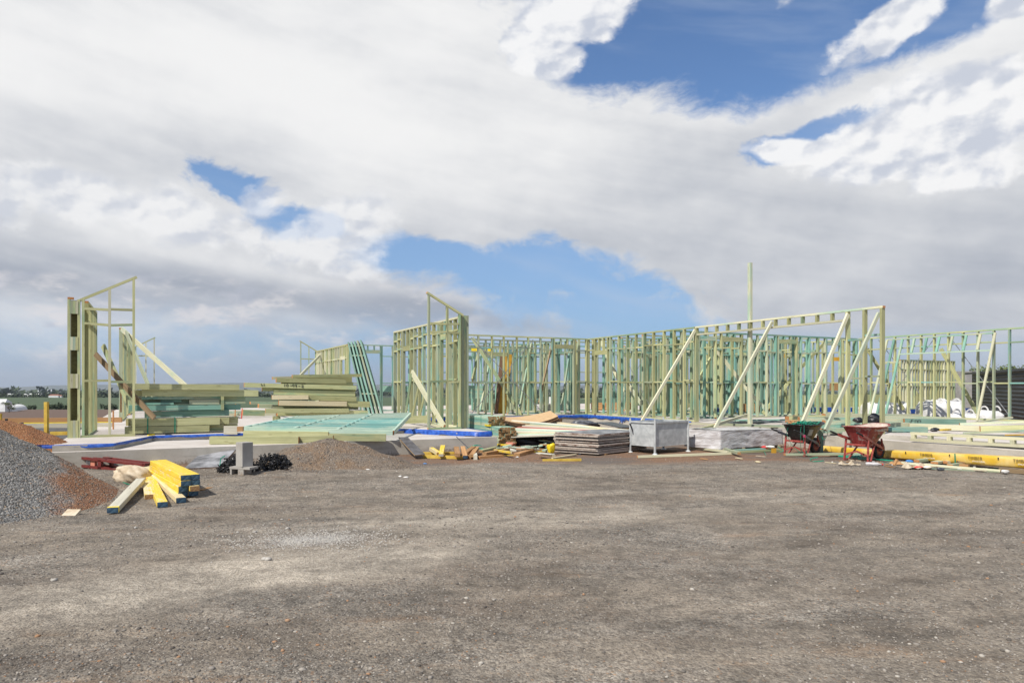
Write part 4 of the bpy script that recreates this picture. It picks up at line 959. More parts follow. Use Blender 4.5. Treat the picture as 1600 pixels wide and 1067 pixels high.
mb.ribbon([p+Vector((0, 0, 0)), p+Vector((-0.01, 0.02, 0.1)), p+Vector((0.0, 0.05, 0.26)), p+Vector((0.05, 0.1, 0.3))], 0.014, Vector((0, -1, 0.2)))
tag(mb.build('green_strap', 'green'), 'upright green strap loop on the left bar chair bundle', 'strap')

# ---------------------------------------------------------------- formwork on the far left
def fb(name, label, px0, py0, px1, py1, Y0, Y1, h, w, mat, end=None, cat='board', group=None, bev=0.0):
    """board whose front top edge runs between two surveyed points"""
    a, b = PY(px0, py0, Y0), PY(px1, py1, Y1); d = (b-a).normalized(); bk = Vector((-d.y, d.x, 0)).normalized()
    if bk.y < 0: bk = -bk
    o = board(name, a+bk*w/2, b+bk*w/2, w, h, mat, None, end, ref='t', bev=bev)
    return tag(o, label, cat, group)
fb('form_board', 'top orange-brown form board left of the corner post', -30, 653.5, 190, 652, 18, 18.6, 0.13, 0.045, 'rawbrown', 'endbrown')
bpy.context.view_layer.update()
fb('form_board', 'long form board with a yellow painted top edge', -30, 662.5, 175, 660.5, 17.0, 17.6, 0.11, 0.04, 'greybrd')
fb('form_board', 'thin yellow batten laid along the grey form board', -30, 661.0, 175, 659.0, 17.05, 17.65, 0.02, 0.06, 'yellowbox')
fb('form_board', 'lower yellow timber near the trench left of the corner post', 78, 674.5, 150, 673.5, 16.2, 16.5, 0.08, 0.08, 'yellowdim')
sheet('black_plastic', 'black plastic lining under the form boards beside the corner post', 'plastic sheet', [PY(-30, 668, 17.3), PY(170, 666, 17.9), PY(170, 686, 16.6), PY(-30, 684, 16.4)], 0.004, ('blackpl', 'blackpl'))
tl('form_peg', 'upright yellow peg nailed to the form boards', 'peg', PY(72.5, 679, 16.8), PY(72.5, 628, 16.8), 0.075, 0.075, 'yellowdim', up=Vector((1, 0, 0)))
tl('form_peg', 'yellow peg cut by the left edge of the picture', 'peg', PY(0, 669, 16.8), PY(0, 646, 16.8), 0.06, 0.06, 'yellowdim', up=Vector((1, 0, 0)))
tl('form_peg', 'dark bracket between the two form boards at far left', 'peg', PY(10, 664, 17.4), PY(10, 654, 17.4), 0.04, 0.05, 'blackpl', up=Vector((1, 0, 0)))
fb('scrap_plate', 'curled dark strip caught on the yellow edged board', 27, 661, 37, 660, 16.8, 16.9, 0.03, 0.05, 'greystrap')

# ---------------------------------------------------------------- timber stacks on the slab, left
def row(a, b0, b1, z0, h, w, mat, end, label, name='timber_beam', group=None, tilt=0.0, skew=0.0, parent=None, z0b=None):
    p0 = H(a+w/2-skew/2, b0, DECK+z0); p1 = H(a+w/2+skew/2, b1, DECK+z0+tilt)
    o = board(name, p0, p1, w, h, mat, parent, end, ref='b')
    return tag(o, label, 'beam' if parent is None else None, group) if parent is None else o
gp = 'beams piled beside the left frame'
pk = thing('strapped_timber_pack', 'strapped pack of thick olive posts lowest in the left pile', 'timber pack', H(7.0, -13.5))
for k in range(3):
    row(6.75+k*0.16, -14.26+k*.05, -12.66+k*0.3, 0.03, 0.14, 0.15, 'pine', 'endorange', '', 'post', parent=pk)
    row(6.75+k*0.16, -14.15-k*.05, -12.45+k*.2, 0.18, 0.15, 0.15, 'pine', 'endorange', '', 'post', parent=pk)
for b in (-13.84, -13.33):
    mb = MB(); pts = [H(6.74, b, DECK+0.03), H(6.735, b, DECK+0.335), H(7.24, b, DECK+0.335), H(7.24, b, DECK+0.03)]
    mb.ribbon(pts[:2], 0.02, Vector((0.2, -1, 0)), 0.004); mb.ribbon(pts[1:3], 0.02, Z, 0.004); mb.build('strap', 'green', pk)
row(6.9, -13.9, -12.25, 0.345, 0.13, 0.19, 'tealdark', None, 'dark wet green beam lying on the strapped post pack', group=gp, tilt=0.02)
row(6.86, -13.95, -12.4, 0.50, 0.10, 0.14, 'teal', None, 'blue-green beam second above the strapped post pack', group=gp)
row(6.9, -13.9, -13.35, 0.615, 0.05, 0.14, 'teal', None, 'short blue-green packer at the left of the left pile', group=gp)
row(6.9, -13.05, -12.45, 0.615, 0.10, 0.14, 'teal', None, 'short blue-green packer at the right of the left pile', group=gp)
row(6.95, -13.6, -13.2, 0.67, 0.055, 0.12, 'tealdark', None, 'small dark green offcut in the gap of the left pile', group=gp)
row(6.88, -13.95, -12.95, 0.73, 0.055, 0.14, 'teal', None, 'thin blue-green board under the long pale beams, left half', group=gp)
row(6.92, -12.95, -12.42, 0.72, 0.06, 0.14, 'teal', None, 'thin blue-green board under the long pale beams, right half', group=gp)
row(6.85, -13.95, -11.65, 0.80, 0.14, 0.09, 'pine', 'endorange', 'long olive beam overhanging to the right, lower of the top two', group=gp, tilt=-0.02)
row(6.80, -14.35, -12.05, 0.945, 0.12, 0.09, 'pine', 'endorange', 'topmost long olive beam of the left pile', group=gp, tilt=-0.02)
row(7.05, -14.2, -12.0, 0.345+0.14, 0.12, 0.15, 'teal', None, 'rear blue-green beam at the back of the left pile', group=gp)
row(7.05, -14.1, -11.9, 0.62, 0.16, 0.09, 'mixed', None, 'rear patchy beam standing on edge at the back of the left pile', group=gp)
row(7.0, -14.2, -11.8, 0.80, 0.13, 0.09, 'pine', 'endorange', 'rear olive beam behind the top beams of the left pile', group=gp)
row(6.85, -12.42, -12.36, 0.49, 0.30, 0.12, 'olive', None, 'dark upright spacer block closing the right end of the left pile', 'spacer_block', group=gp)
# bits beside it
tl('cardboard_box', 'small brown packet at the right foot of the left pile', 'packet', H(6.5, -12.35, DECK+0.04), H(6.5, -12.12, DECK+0.04), 0.12, 0.12, 'card', ref='c')
tl('grey_box', 'grey plastic box with a yellow label beside the lying teal frame', 'box', PY(349.5, 672, 14.9), PY(371, 672, 15.0), 0.2, 0.17, 'greybrd')
tl('timber_block', 'orange stub end of a block at the left of the lying teal frame', 'block', PY(372, 670, 14.7), PY(381, 670, 14.7), 0.12, 0.1, 'rawbrown')
tl('wedge', 'tiny yellow wedge on the slab edge before the left pile', 'wedge', PY(231, 680, 14.1), PY(241, 679, 14.2), 0.06, 0.02, 'yellowbox')
for px, y1, y0, lab, m in ((189, 596, 642, 'orange tipped steel stake left of the teal beams', 'red'), (367, 625, 655, 'orange painted stake beyond the left pile', 'red'), (377, 638, 658, 'short red and silver stake beyond the left pile', 'red'), (177, 642, 676, 'orange level stake between the left frames', 'red')):
    Yd = 22 if px > 300 else 16.5
    o = tl('stake', lab, 'stake', PY(px, y0 if px > 300 else y0+2, Yd), PY(px+ (1.5 if px > 300 else 0), y1, Yd), 0.025, 0.025, 'endorange' if px != 377 else 'red')
for a, b, lab in ((14, -11.6, 'flat pale framing panel lying on the slab beyond the left pile'),):
    t = thing('lying_frame', lab, 'wall frame', H(a, b))
    for k in range(8): board('stud', H(a+k*0.35, b-1.1, DECK+0.12), H(a+k*0.35, b+1.6, DECK+0.12), 0.05, 0.09, 'teal' if k % 2 else 'pinepale', t)
    for q in (-1.12, 0.2, 1.62): board('plate', H(a-0.05, b+q, DECK+0.12), H(a+2.55, b+q, DECK+0.12), 0.045, 0.09, 'teal', t)

# second, taller stack
gq = 'boards in the taller central stack'
A2 = 8.3
def r2(px0, px1, yt0, yt1, yb, da, w, mat, end, label, **k):
    """front face of a board in the taller stack from surveyed rows"""
    Yf = lambda px: (22.25-0)*1.0 and None
    def bof(px):
        q = (px-CX)/F; a = A2+da
        return (O.x+U.x*a-q*(O.y+U.y*a))/(q*W.y-W.x)
    b0, b1 = bof(px0), bof(px1); h0, h1 = H(A2+da, b0), H(A2+da, b1)
    t0 = EYE-(yt0-HY)/F*h0.y; t1 = EYE-(yt1-HY)/F*h1.y; bz = EYE-(yb-HY)/F*h0.y
    h = t0-bz
    p0 = H(A2+da+w/2, b0, t0); p1 = H(A2+da+w/2, b1, t1)
    o = board(k.get('name', 'timber_board'), p0, p1, w, h, mat, None, end, ref='t')
    return tag(o, label, 'board', gq)
r2(457, 565, 585.5, 584, 590.5, 0.05, 0.12, 'olive', 'endorange', 'topmost dark olive board of the taller stack')
r2(426, 470, 588.5, 587.5, 593, 0.2, 0.14, 'pinepale', 'endorange', 'short pale board peeking out at the upper left of the taller stack')
r2(432, 541, 590.5, 592.5, 597.5, 0.0, 0.14, 'olive', 'endorange', 'second board from the top of the taller stack')
marked = r2(382, 557, 597.8, 602.5, 604.8, -0.02, 0.14, 'pine', 'endorange', 'long board with black handwritten numbers overhanging to the left')
mb = MB()
def stroke(mb, pts, Y, w=0.012):
    q = [PY(x, y, Y) for x, y in pts]
    for i in range(len(q)-1): mb.bar(q[i], q[i+1], 0.003, w, Vector((0, -1, 0.01)).cross(q[i+1]-q[i]) if False else Z.cross(Vector((0, 1, 0))))
Ym = 16.9
for pts in (((408, 599), (409, 603)), ((409, 602), (411, 602)), ((412.5, 599), (413, 603)), ((445, 599.6), (444.4, 604)), ((449, 600), (447, 602), (449, 604), (451, 602), (449, 600)),
            ((453, 602.4), (456, 602.5)), ((458, 600.5), (456.6, 602), (458.3, 604), (460.2, 602), (458, 600.5)), ((464, 601), (461.4, 601), (461.4, 602.5), (464, 603), (462, 604.8)),
            ((466, 603), (469, 603)), ((470.4, 602), (473.4, 601.4), (474, 603), (471, 605), (474.6, 605))):
    def onf(x, y):
        q = (x-CX)/F; a = A2-0.026; b = (O.x+U.x*a-q*(O.y+U.y*a))/(q*W.y-W.x); h = H(a, b); h.z = EYE-(y-HY)/F*h.y; return h
    q = [onf(x, y) for x, y in pts]
    for i in range(len(q)-1): mb.bar(q[i], q[i+1], 0.003, 0.011, (q[i+1]-q[i]).cross(U))
mk = mb.build('handwriting', 'black', marked)
r2(410, 556, 604.9, 606.0, 611, 0.06, 0.14, 'olive', 'endorange', 'olive board just below the one with handwriting')
r2(428, 555, 608.5, 611.5, 616.5, 0.02, 0.12, 'pine', None, 'fourth long board from the top of the taller stack')
r2(480, 556, 614, 615.5, 620, 0.10, 0.10, 'olive', None, 'dark board filling the right middle of the taller stack')
r2(425, 482, 617.3, 617.3, 624, -0.05, 0.06, 'cream', 'endorange', 'short bright bare pine board at mid height of the taller stack')
r2(482.5, 557, 617.5, 620, 624.5, 0.0, 0.12, 'olive', None, 'dark board in line with the bright short board')
r2(436, 542, 625.5, 627.2, 633.5, -0.05, 0.06, 'cream', 'endorange', 'long bright bare pine board with dark gaps in the taller stack')
r2(500, 578, 624.8, 627.5, 634, 0.02, 0.12, 'olive', 'endorange', 'dark olive board sticking out at the lower right')
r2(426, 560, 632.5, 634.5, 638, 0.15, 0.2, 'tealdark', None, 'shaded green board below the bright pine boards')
r2(415, 545, 638.5, 638.0, 645.5, -0.1, 0.09, 'pine', 'endorange', 'wide olive board low in the taller stack')
r2(434, 575, 639.5, 641.5, 650, 0.05, 0.3, 'pine', 'endorange', 'lowest thick board of the taller stack')
r2(380, 414, 640, 641, 649, 0.0, 0.2, 'pine', 'endorange', 'pale stub board projecting at the lower left')
r2(405, 460, 631.0, 632.5, 637.5, 0.5, 0.3, 'mixed', 'endorange', 'patchy board projecting at the left behind the lower rows')
r2(392, 440, 627.5, 628, 631.5, 0.8, 0.3, 'mixed', 'endorange', 'farther thin board stub at the left of the taller stack')
for k, (px0, px1, y) in enumerate(((450, 550, 588), (440, 552, 596), (430, 550, 606), (436, 548, 616), (436, 552, 626), (436, 560, 640))):
    r2(px0, px1, y, y+1, y+9, 0.28, 0.14, 'olive', 'endorange', ['hidden rear board behind the top of the taller stack', 'rear board behind the second row of the taller stack', 'rear board behind the numbered row of the taller stack',
       'rear board behind the middle of the taller stack', 'rear board behind the bright pine rows of the taller stack', 'rear board behind the lowest row of the taller stack'][k])
# supports under it
for b, lab in ((-11.0, 'left bearer under the taller stack'), (-9.6, 'right bearer under the taller stack')):
    p = H(8.4, b, DECK+0.0); tl('bearer', lab, 'bearer', p-W*0.0, H(8.9, b, DECK+0.0), 0.12, 0.26, 'olive', ref='b')

# lying teal frame and the beams under it
FL, FR, BR, BL = Vector((-5.40, 14.2, 0.70)), Vector((-2.42, 14.3, 0.605)), Vector((-2.45, 17.0, 0.875)), Vector((-5.15, 17.0, 0.80))
t = thing('lying_frame', 'teal wall frame lying almost flat on olive beams over the ledge', 'wall frame', (FL+BR)/2)
def Q(u, v): return (FL*(1-u)+FR*u)*(1-v)+(BL*(1-u)+BR*u)*v
nq = (FR-FL).cross(BL-FL).normalized()
for k in range(10):
    v = k/9; board('stud' if 0 < k < 9 else 'plate', Q(0, v), Q(1, v), 0.045, 0.09, 'tealpale', t, 'endorange', up=nq, ref='t')
for u in (0.0, 1.0): board('end_stud', Q(u, 0.01), Q(u, 0.99), 0.045, 0.09, 'tealpale', t, 'endorange', up=nq, ref='t')
for u in (0.33, 0.62):
    for k in range(9): board('nogging', Q(u+k*0.004, k/9+0.01), Q(u+k*0.004, (k+1)/9-0.01), 0.045, 0.085, 'tealpale', t, up=nq, ref='t')
gs = 'olive beams carrying the lying teal frame'
fb('support_beam', 'thick olive beam resting on the ledge behind the upright block', 327, 682.3, 466, 682.5, 13.35, 13.6, 0.14, 0.14, 'pine', 'endorange', 'beam', gs)
fb('support_beam', 'pale olive beam directly under the front of the lying teal frame', 380, 673.2, 513, 674.5, 14.0, 14.2, 0.13, 0.12, 'pine', 'endorange', 'beam', gs)
fb('support_beam', 'olive beam with dark marks at the right end under the teal frame', 514, 677.5, 603, 678.3, 13.95, 14.1, 0.14, 0.14, 'pine', 'endorange', 'beam', gs)
fb('support_beam', 'olive beam in the middle, half behind the soil mound', 430, 683.2, 520, 680.5, 13.7, 13.8, 0.12, 0.12, 'pine', 'endorange', 'beam', gs)
fb('support_beam', 'olive bearer under the rear right corner of the lying teal frame', 590, 652, 672, 649, 17.2, 17.4, 0.18, 0.10, 'pine', 'endorange', 'beam', gs)
# leaning bundle of teal frames
t = thing('leaning_frame', 'narrow wet teal frame stack leaning left behind the taller stack', 'wall frame', PY(590, 660, 20))
for k in range(5):
    f = k/4; p1 = PY(546+19*f, 538-3.5*f, 21.0); p0 = PY(575+25*f, 657-1*f, 20.0)
    board('stud', p0, p1, 0.30, 0.045, 'tealdark' if k != 2 else 'teal', t, 'endorange', up=Vector((1, 0, 0.2)))
for f in (0.03, 0.16, 0.66):
    for k in range(4):
        q0 = PY(575+25*k/4, 657, 20.0); q1 = PY(546+19*k/4, 538, 21); a = q1*(1-f)+q0*f
        q0 = PY(575+25*(k+1)/4, 657, 20.0); q1 = PY(546+19*(k+1)/4, 537, 21); b = q1*(1-f)+q0*f
        board('nogging', a, b, 0.28, 0.04, 'teal', t)
# triangular leaning frame at the centre
t = thing('raking_frame', 'small triangular raking frame leaning behind the centre gable', 'wall frame', PY(660, 660, 17.5))
ap = PY(643.5, 583, 18.6); ft = PY(694, 667, 17.0); bl_ = PY(634, 648, 18.7)
board('rake_plate', ap+Z*0.03, ft, 0.05, 0.14, 'pinepale', t, 'endorange', up=Vector((0, 0, 1)))
board('bottom_plate', bl_, PY(691, 668, 17.05), 0.09, 0.05, 'pinepale', t, 'endorange')
board('stud', bl_+Z*0.03, ap, 0.12, 0.045, 'pine', t, up=Vector((1, 0, 0)))
for k in range(1, 5):
    f = k/5.2; a = bl_*(1-f)+PY(691, 668, 17.05)*f; b = (ap+Z*0.02)*(1-f)+ft*f
    b = b*0.97+a*0.03+Vector((0.06, 0, 0))*(1-f); board('stud', a+Z*0.03, b, 0.12, 0.045, 'pine', t, up=Vector((1, 0, 0)))
# ---------------------------------------------------------------- offcuts in front of the centre
def off(lab, p0, p1, w, h, mat, end=None, z0=0.12, z1=0.12, name='timber_offcut', cat='offcut', group='offcuts scattered in front of the ledge'):
    a, b = PZ(p0[0], p0[1], z0), PZ(p1[0], p1[1], z1)
    return tag(board(name, a, b, w, h, mat, None, end, ref='c'), lab, cat, group)
off('long yellow batten at the front of the centre offcut pile', (662, 713), (724, 714.5), 0.07, 0.06, 'yellowdim', 'endorange', 0.12, 0.12)
off('yellow batten behind the crossed yellow stubs', (660, 708), (711, 707.5), 0.07, 0.05, 'yellowdim', 'endbrown', 0.13, 0.13)
off('bright yellow stub pointing right on the offcut pile', (674, 701), (686, 709), 0.09, 0.065, 'yellow', 'endbrown', 0.22, 0.17)
off('bright yellow stub propped upright against the batten', (692, 697), (689, 711), 0.09, 0.05, 'yellow', 'greybrd', 0.28, 0.17)
off('brown block lying toward the camera beside the yellow stubs', (713, 700), (715, 711), 0.10, 0.07, 'rawbrown', 'endbrown', 0.23, 0.19)
off('tan leaning offcut with a blue painted end', (723, 699), (727, 714), 0.09, 0.06, 'rawbrown', 'endblue', 0.25, 0.14)
off('tan offcut crossing to the right over the blue ended one', (728, 708), (740, 699), 0.09, 0.06, 'rawbrown', 'endbrown', 0.18, 0.24)
off('second tan offcut of the crossed pair', (745, 700), (737, 712), 0.09, 0.06, 'rawbrown', 'endbrown', 0.22, 0.16)
off('brown block under the crossed tan offcuts', (731, 713), (740, 714), 0.09, 0.07, 'rawbrown', 'endbrown', 0.12, 0.12)
off('short grey block with a yellow top edge', (742, 711), (743, 715), 0.07, 0.10, 'greybrd', None, 0.14, 0.14)
off('olive plank slanting up to the right behind the brown plank', (751, 705), (776, 699), 0.09, 0.05, 'pine', 'endbrown', 0.18, 0.20)
off('brown plank with a pale top slanting to the right', (757, 710), (794, 703), 0.09, 0.08, 'rawbrown', 'endbrown', 0.16, 0.17)
off('low brown plank at the right front of the offcut pile', (748, 715), (785, 712.5), 0.10, 0.06, 'rawbrown', 'endorange', 0.12, 0.12)
off('thin yellow strip right of the low brown plank', (785, 712), (812, 711), 0.04, 0.03, 'yellowdim', None, 0.11, 0.11)
off('brown block lying alone between the offcuts and the form sheet stack', (807, 711), (831, 704), 0.13, 0.07, 'rawbrown', 'endbrown', 0.13, 0.13)
off('thin yellow strip beside the small bright yellow clamp', (831, 706), (866, 704), 0.04, 0.03, 'yellow', None, 0.11, 0.11)
off('yellow batten lying on the red soil before the form sheets', (848, 719), (908, 718), 0.05, 0.045, 'yellowdim', None, 0.12, 0.12)
off('pale stick under the left corner of the form sheets', (862, 716), (900, 710), 0.05, 0.025, 'cream', None, 0.12, 0.12)
off('thin brown lath on the gravel right of the soil mound', (610, 729), (628, 728.5), 0.03, 0.015, 'rawbrown', None, 0.07, 0.07)
off('small orange wood chip on the gravel before the soil mound', (584, 731), (595, 730), 0.05, 0.02, 'cream', 'endorange', 0.07, 0.07)
off('pale stick lying against the ledge right of the soil mound', (602, 706), (630, 701), 0.05, 0.03, 'greybrd', None, 0.14, 0.14)
for i, (px, py, lab) in enumerate(((575, 736, 'crumpled white scrap before the soil mound'), (588, 727, 'white paper scrap right of the soil mound'), (625, 744, 'white scrap on the open gravel'),
                                   (634, 745, 'small grey-white scrap beside the white scrap'), (808, 716, 'white lump on the red soil strip'), (1184, 723, 'pinkish flat scrap before the wrapped pallet'),
                                   (664, 725, 'tiny light blue cap on the gravel'), (906, 711, 'grey rag at the corner of the form sheets'))):
    p = PZ(px, py, 0.09); s = 0.03 if i != 5 else 0.055
    blobmesh('litter_scrap', lab, 'litter', (p.x, p.y, G(p.x, p.y)+s*0.2), (s*1.3, s*0.8, s*0.35), i, ['plywhite', 'plywhite', 'plywhite', 'plywhite', 'whiteprint', 'cream', 'bluepl', 'greystrap'][i], 0.5, 2.0, i, 7)
def strapobj(label, pts, w=0.014, mat='green', name='green_strap'):
    mb = MB(); q = [PZ(x, y, z) for x, y, z in pts]; 
    # smooth
    for _ in range(2):
        r = [q[0]]
        for i in range(len(q)-1): r += [q[i]*0.75+q[i+1]*0.25, q[i]*0.25+q[i+1]*0.75]
        q = r+[q[-1]]
    mb.ribbon(q, w, Vector((0.2, -0.7, 0.7)), 0.003); return tag(mb.build(name, mat), label, 'strap')
strapobj('bent green strap arching over the tan offcuts', [(728, 700, 0.2), (738, 697, 0.26), (745, 695, 0.28), (752, 696, 0.24)], 0.03)
strapobj('flat green strap beside the brown plank', [(742, 701, 0.18), (750, 700, 0.2), (757, 702, 0.18)], 0.03)
# pale green scraps
for i in range(12):
    x = 772+i*5.2+random.uniform(-3, 3); y = 694+random.uniform(-2, 7); L = random.uniform(12, 34)
    off(['pale green', 'white primed', 'raw brown'][i % 3]+' batten scrap, '+['nearest the concrete corner', 'second from the concrete corner', 'beside the batten bundle', 'before the lower batten bundle', 'in the middle of the scrap heap',
        'lying across the middle of the scraps', 'right of the middle of the scraps', 'under the primed mouldings', 'near the black sheet', 'behind the yellow clamp', 'close to the form sheets', 'rightmost in the scrap heap'][i],
        (x, y), (x+L, y+random.uniform(-3.5, 3.5)), 0.06, 0.02, ['paleend', 'primed', 'rawbrown', 'paleend'][i % 3], None, 0.14+random.random()*0.05, 0.14+random.random()*0.06, 'batten_scrap', 'scrap', 'batten scraps heaped in front of the batten bundles')
r9 = random.Random(21)
spots = [('left of the square form sheet stack', 770, 700), ('against the ledge corner', 768, 697), ('beside the black rubbish sacks', 815, 697), ('in front of the fanned mouldings', 845, 696), ('by the batten bundle foot', 786, 699), ('next to the crumpled yellow cover', 848, 704)]
k9 = 0
for rnd_ in range(4):
    for place, sx, sy in spots:
        m9 = ['rawbrown', 'paleend', 'primed', 'cream', 'mixed', 'yellow', 'brace'][k9 % 7]; w9 = {'rawbrown': 'brown', 'paleend': 'pale green', 'primed': 'white primed', 'cream': 'bare pine', 'mixed': 'patchy green', 'yellow': 'yellow', 'brace': 'dark brown'}[m9]
        x9 = sx+r9.uniform(-9, 9); y9 = sy+r9.uniform(-3, 6); L9 = r9.uniform(10, 26); k9 += 1
        off(w9+' '+['sliver', 'stub', 'lath', 'block'][rnd_]+' among the scraps '+place, (x9, y9), (x9+L9, y9+r9.uniform(-4, 4)), r9.uniform(0.03, 0.09), r9.uniform(0.015, 0.04), m9, None, 0.12+0.03*rnd_, 0.12+0.03*rnd_+r9.uniform(0, 0.05), 'wood_scrap', 'scrap', 'wood scraps between the ledge and the form sheet stack')
for i, (x9, y9, L9, m9, lab) in enumerate(((1182, 712, 14, 'card', 'tan scrap on the gravel before the wrapped pallet'), (1095, 716, 10, 'rawbrown', 'small brown chip before the steel bin'), (1150, 715, 9, 'cream', 'small bare pine chip near the studs'),
                                           (1290, 722, 16, 'cream', 'pale stick pointing at the flattened cardboard'), (1383, 728, 12, 'rawbrown', 'brown lath behind the crushed carton'), (1455, 727, 18, 'mixed', 'green-grey lath in the litter before the yellow pack'), (1520, 734, 22, 'card', 'tan strip near the right end of the yellow pack'))):
    off(lab, (x9, y9), (x9+L9, y9+1.5), 0.04, 0.012, m9, None, 0.11, 0.115, 'wood_scrap', 'scrap', None)
p = PZ(795, 690, 0.25); blobmesh('orange_bag', 'crumpled orange-red plastic bag on the batten scraps', 'bag', (p.x, p.y, 0.2), (0.16, 0.1, 0.06), 0, 'salmon', 0.5, 2, 4, 12)

# ---------------------------------------------------------------- batten bundles
def bundle(name, label, pf, dv, L, nx, nz, w, h, seed):
    r_ = random.Random(seed); t = thing(name, label, 'timber bundle', pf); dv = Vector(dv).normalized(); lt = Vector((-dv.y, dv.x, 0))
    if lt.x < 0: lt = -lt
    for i in range(nx):
        for j in range(nz):
            s = r_.uniform(-0.05, 0.03); p = pf+lt*(i*(w+0.003))+Z*(j*(h+0.002))+dv*s
            board('batten', p, p+dv*L, w, h, r_.choice(['teal', 'teal', 'mixed', 'paleend']), t, 'endbrown', ref='b')
    for f in (0.15, 0.72):
        q = pf+dv*L*f; mb = MB(); a = q-lt*(w/2+0.004); b = q+lt*((nx-0.5)*(w+0.003)+0.004); hh = Z*(nz*(h+0.002)+0.004)
        mb.ribbon([a, a+hh], 0.016, lt); mb.ribbon([a+hh, b+hh], 0.016, Z); mb.ribbon([b+hh, b], 0.016, lt); mb.build('strap', 'green', t)
    return t
bd = Vector((-0.4504, 0.8928, 0))
bundle('batten_bundle', 'lower strapped bundle of blue-green battens showing brown sawn ends', Vector((-0.27, 15.85, 0.14)), bd, 2.5, 6, 12, 0.07, 0.035, 1)
bundle('batten_bundle', 'upper strapped bundle of battens set back under the curved plywood', Vector((-0.52, 16.35, 0.585)), bd, 2.7, 6, 6, 0.07, 0.035, 2)
strapobj('loose green strap end sticking up from the batten bundle', [(783, 668, 0.62), (788, 664, 0.68), (792, 663, 0.7)], 0.03)
tl('packer', 'yellow packer pressed between the two batten bundles', 'packer', Vector((-0.62, 16.5, 0.60)), Vector((-0.5, 16.2, 0.60)), 0.05, 0.03, 'yellowbox')
# brown curved plywood on the pile
tl('dark_board', 'dark board lying under the curved plywood', 'board', PY(790, 667, 16.9), PY(872, 660, 17.4), 0.35, 0.12, 'plyedge')
tl('dark_board', 'square brown block end under the right of the curved plywood', 'block', PY(858, 659, 17.2), PY(873, 659, 17.6), 0.2, 0.16, 'rawbrown')
for lab, dz, da in (('upper sheet of curved brown plywood on the moulding pile', 0.0, 0), ('lower sheet of curved brown plywood on the moulding pile', -0.05, 0.15)):
    sheet('curved_plywood', lab, 'plywood sheet', [PY(748+da*30, 646, 17.6)+Z*dz, PY(860+da*20, 641.5, 18.2)+Z*dz, PY(872+da*10, 650, 17.1)+Z*dz, PY(790+da*20, 657, 16.4)+Z*dz], 0.03, ('plybrown', 'plyedge'), sag=-0.12)
# long mouldings
mats = ['primed', 'paleend', 'cream', 'primed', 'redprime', 'primed', 'paleend', 'primed', 'cream', 'paleend', 'primed', 'greybrd']
desc = ['highest white moulding of the long fan', 'pale green moulding just under the highest one', 'bare pine moulding in the upper part of the fan', 'white moulding above the red one', 'red primed moulding in the middle of the fan',
        'white moulding just below the red one', 'pale green moulding two below the red one', 'white moulding in the lower part of the fan', 'bare pine moulding in the lower part of the fan', 'pale green moulding third from the bottom', 'white moulding second from the bottom', 'grey moulding lowest in the fan']
for i in range(12):
    f = i/11; x0, y0 = 800-10*f, 657+26*f; x1, y1 = 985-60*f, 672+6*f
    z = 0.62-0.24*f
    p0 = PY(x0, y0, 17.0-0.9*f); p1 = PY(x1, y1, 16.3-1.0*f)
    tag(board('moulding', p0, p1, 0.14, 0.022, mats[i], None, None), desc[i], 'moulding', 'long primed mouldings fanned over the rubbish pile')
for i, (a, b, lab) in enumerate((((860, 664), (992, 686), 'long bare board running down to the steel bin'), ((868, 660), (985, 675), 'upper long bare board running to the steel bin'))):
    tl('long_board', lab, 'board', PY(*a, 17.5-i*.3), PY(*b, 16.0-i*.2), 0.12, 0.04, ['greybrd', 'cream'][i])
# clutter mass under the mouldings so nothing floats
for i, (x0, x1, y, Yd, m, lab) in enumerate(((795, 860, 672, 16.6, 'blackpl', 'dark rubbish sack under the fanned mouldings, left part'), (835, 900, 678, 16.6, 'greystrap', 'dark rubbish sack under the fanned mouldings, middle part'),
                                              (880, 975, 676, 16.9, 'blackpl', 'dark rubbish sack under the fanned mouldings, right part'))):
    a, b = PY(x0, y, Yd), PY(x1, y, Yd)
    blobmesh('rubbish_sack', lab, 'sack', ((a.x+b.x)/2, Yd, 0.22), ((b.x-a.x)/2, 0.35, 0.2), 0, m, 0.3, 2.8, i*3, 16)
for i in range(9):
    x = 808+i*6; y = 681+i*1.1+random.uniform(-2, 2)
    off(['white primed', 'pale green', 'bare pine'][i % 3]+' moulding offcut '+['nearest the bundle ends', 'second from the bundle ends', 'third from the bundle ends', 'fourth from the bundle ends', 'midway to the yellow clamp', 'just past midway to the yellow clamp', 'third from the yellow clamp', 'second from the yellow clamp', 'touching the yellow clamp'][i],
        (x-8, y-1.5), (x+22, y+3), 0.07, 0.018, ['primed', 'paleend', 'cream'][i % 3], None, 0.28, 0.22, 'moulding_offcut', 'offcut', 'moulding offcuts between the batten bundle and the form sheets')
# small far things in courtyard
p = PY(976, 669, 19.5); blobmesh('yellow_helmet', 'flat yellow plastic lid in front of the long wall', 'lid', (p.x, p.y, p.z), (0.2, 0.14, 0.06), 0, 'yellowbox', 0.1, 2, 3, 10)
p = PY(915, 660, 20.5); blobmesh('cement_bag', 'crumpled grey bag with green strap in the courtyard corner', 'bag', (p.x, p.y, p.z-0.05), (0.4, 0.2, 0.12), 0, 'greystrap', 0.5, 2, 3, 14)
tl('grey_tray', 'dark blue-grey sheet lying below the blue membrane', 'sheet', PY(944, 660, 20.5), PY(984, 668, 19.2), 0.5, 0.03, 'greystrap')

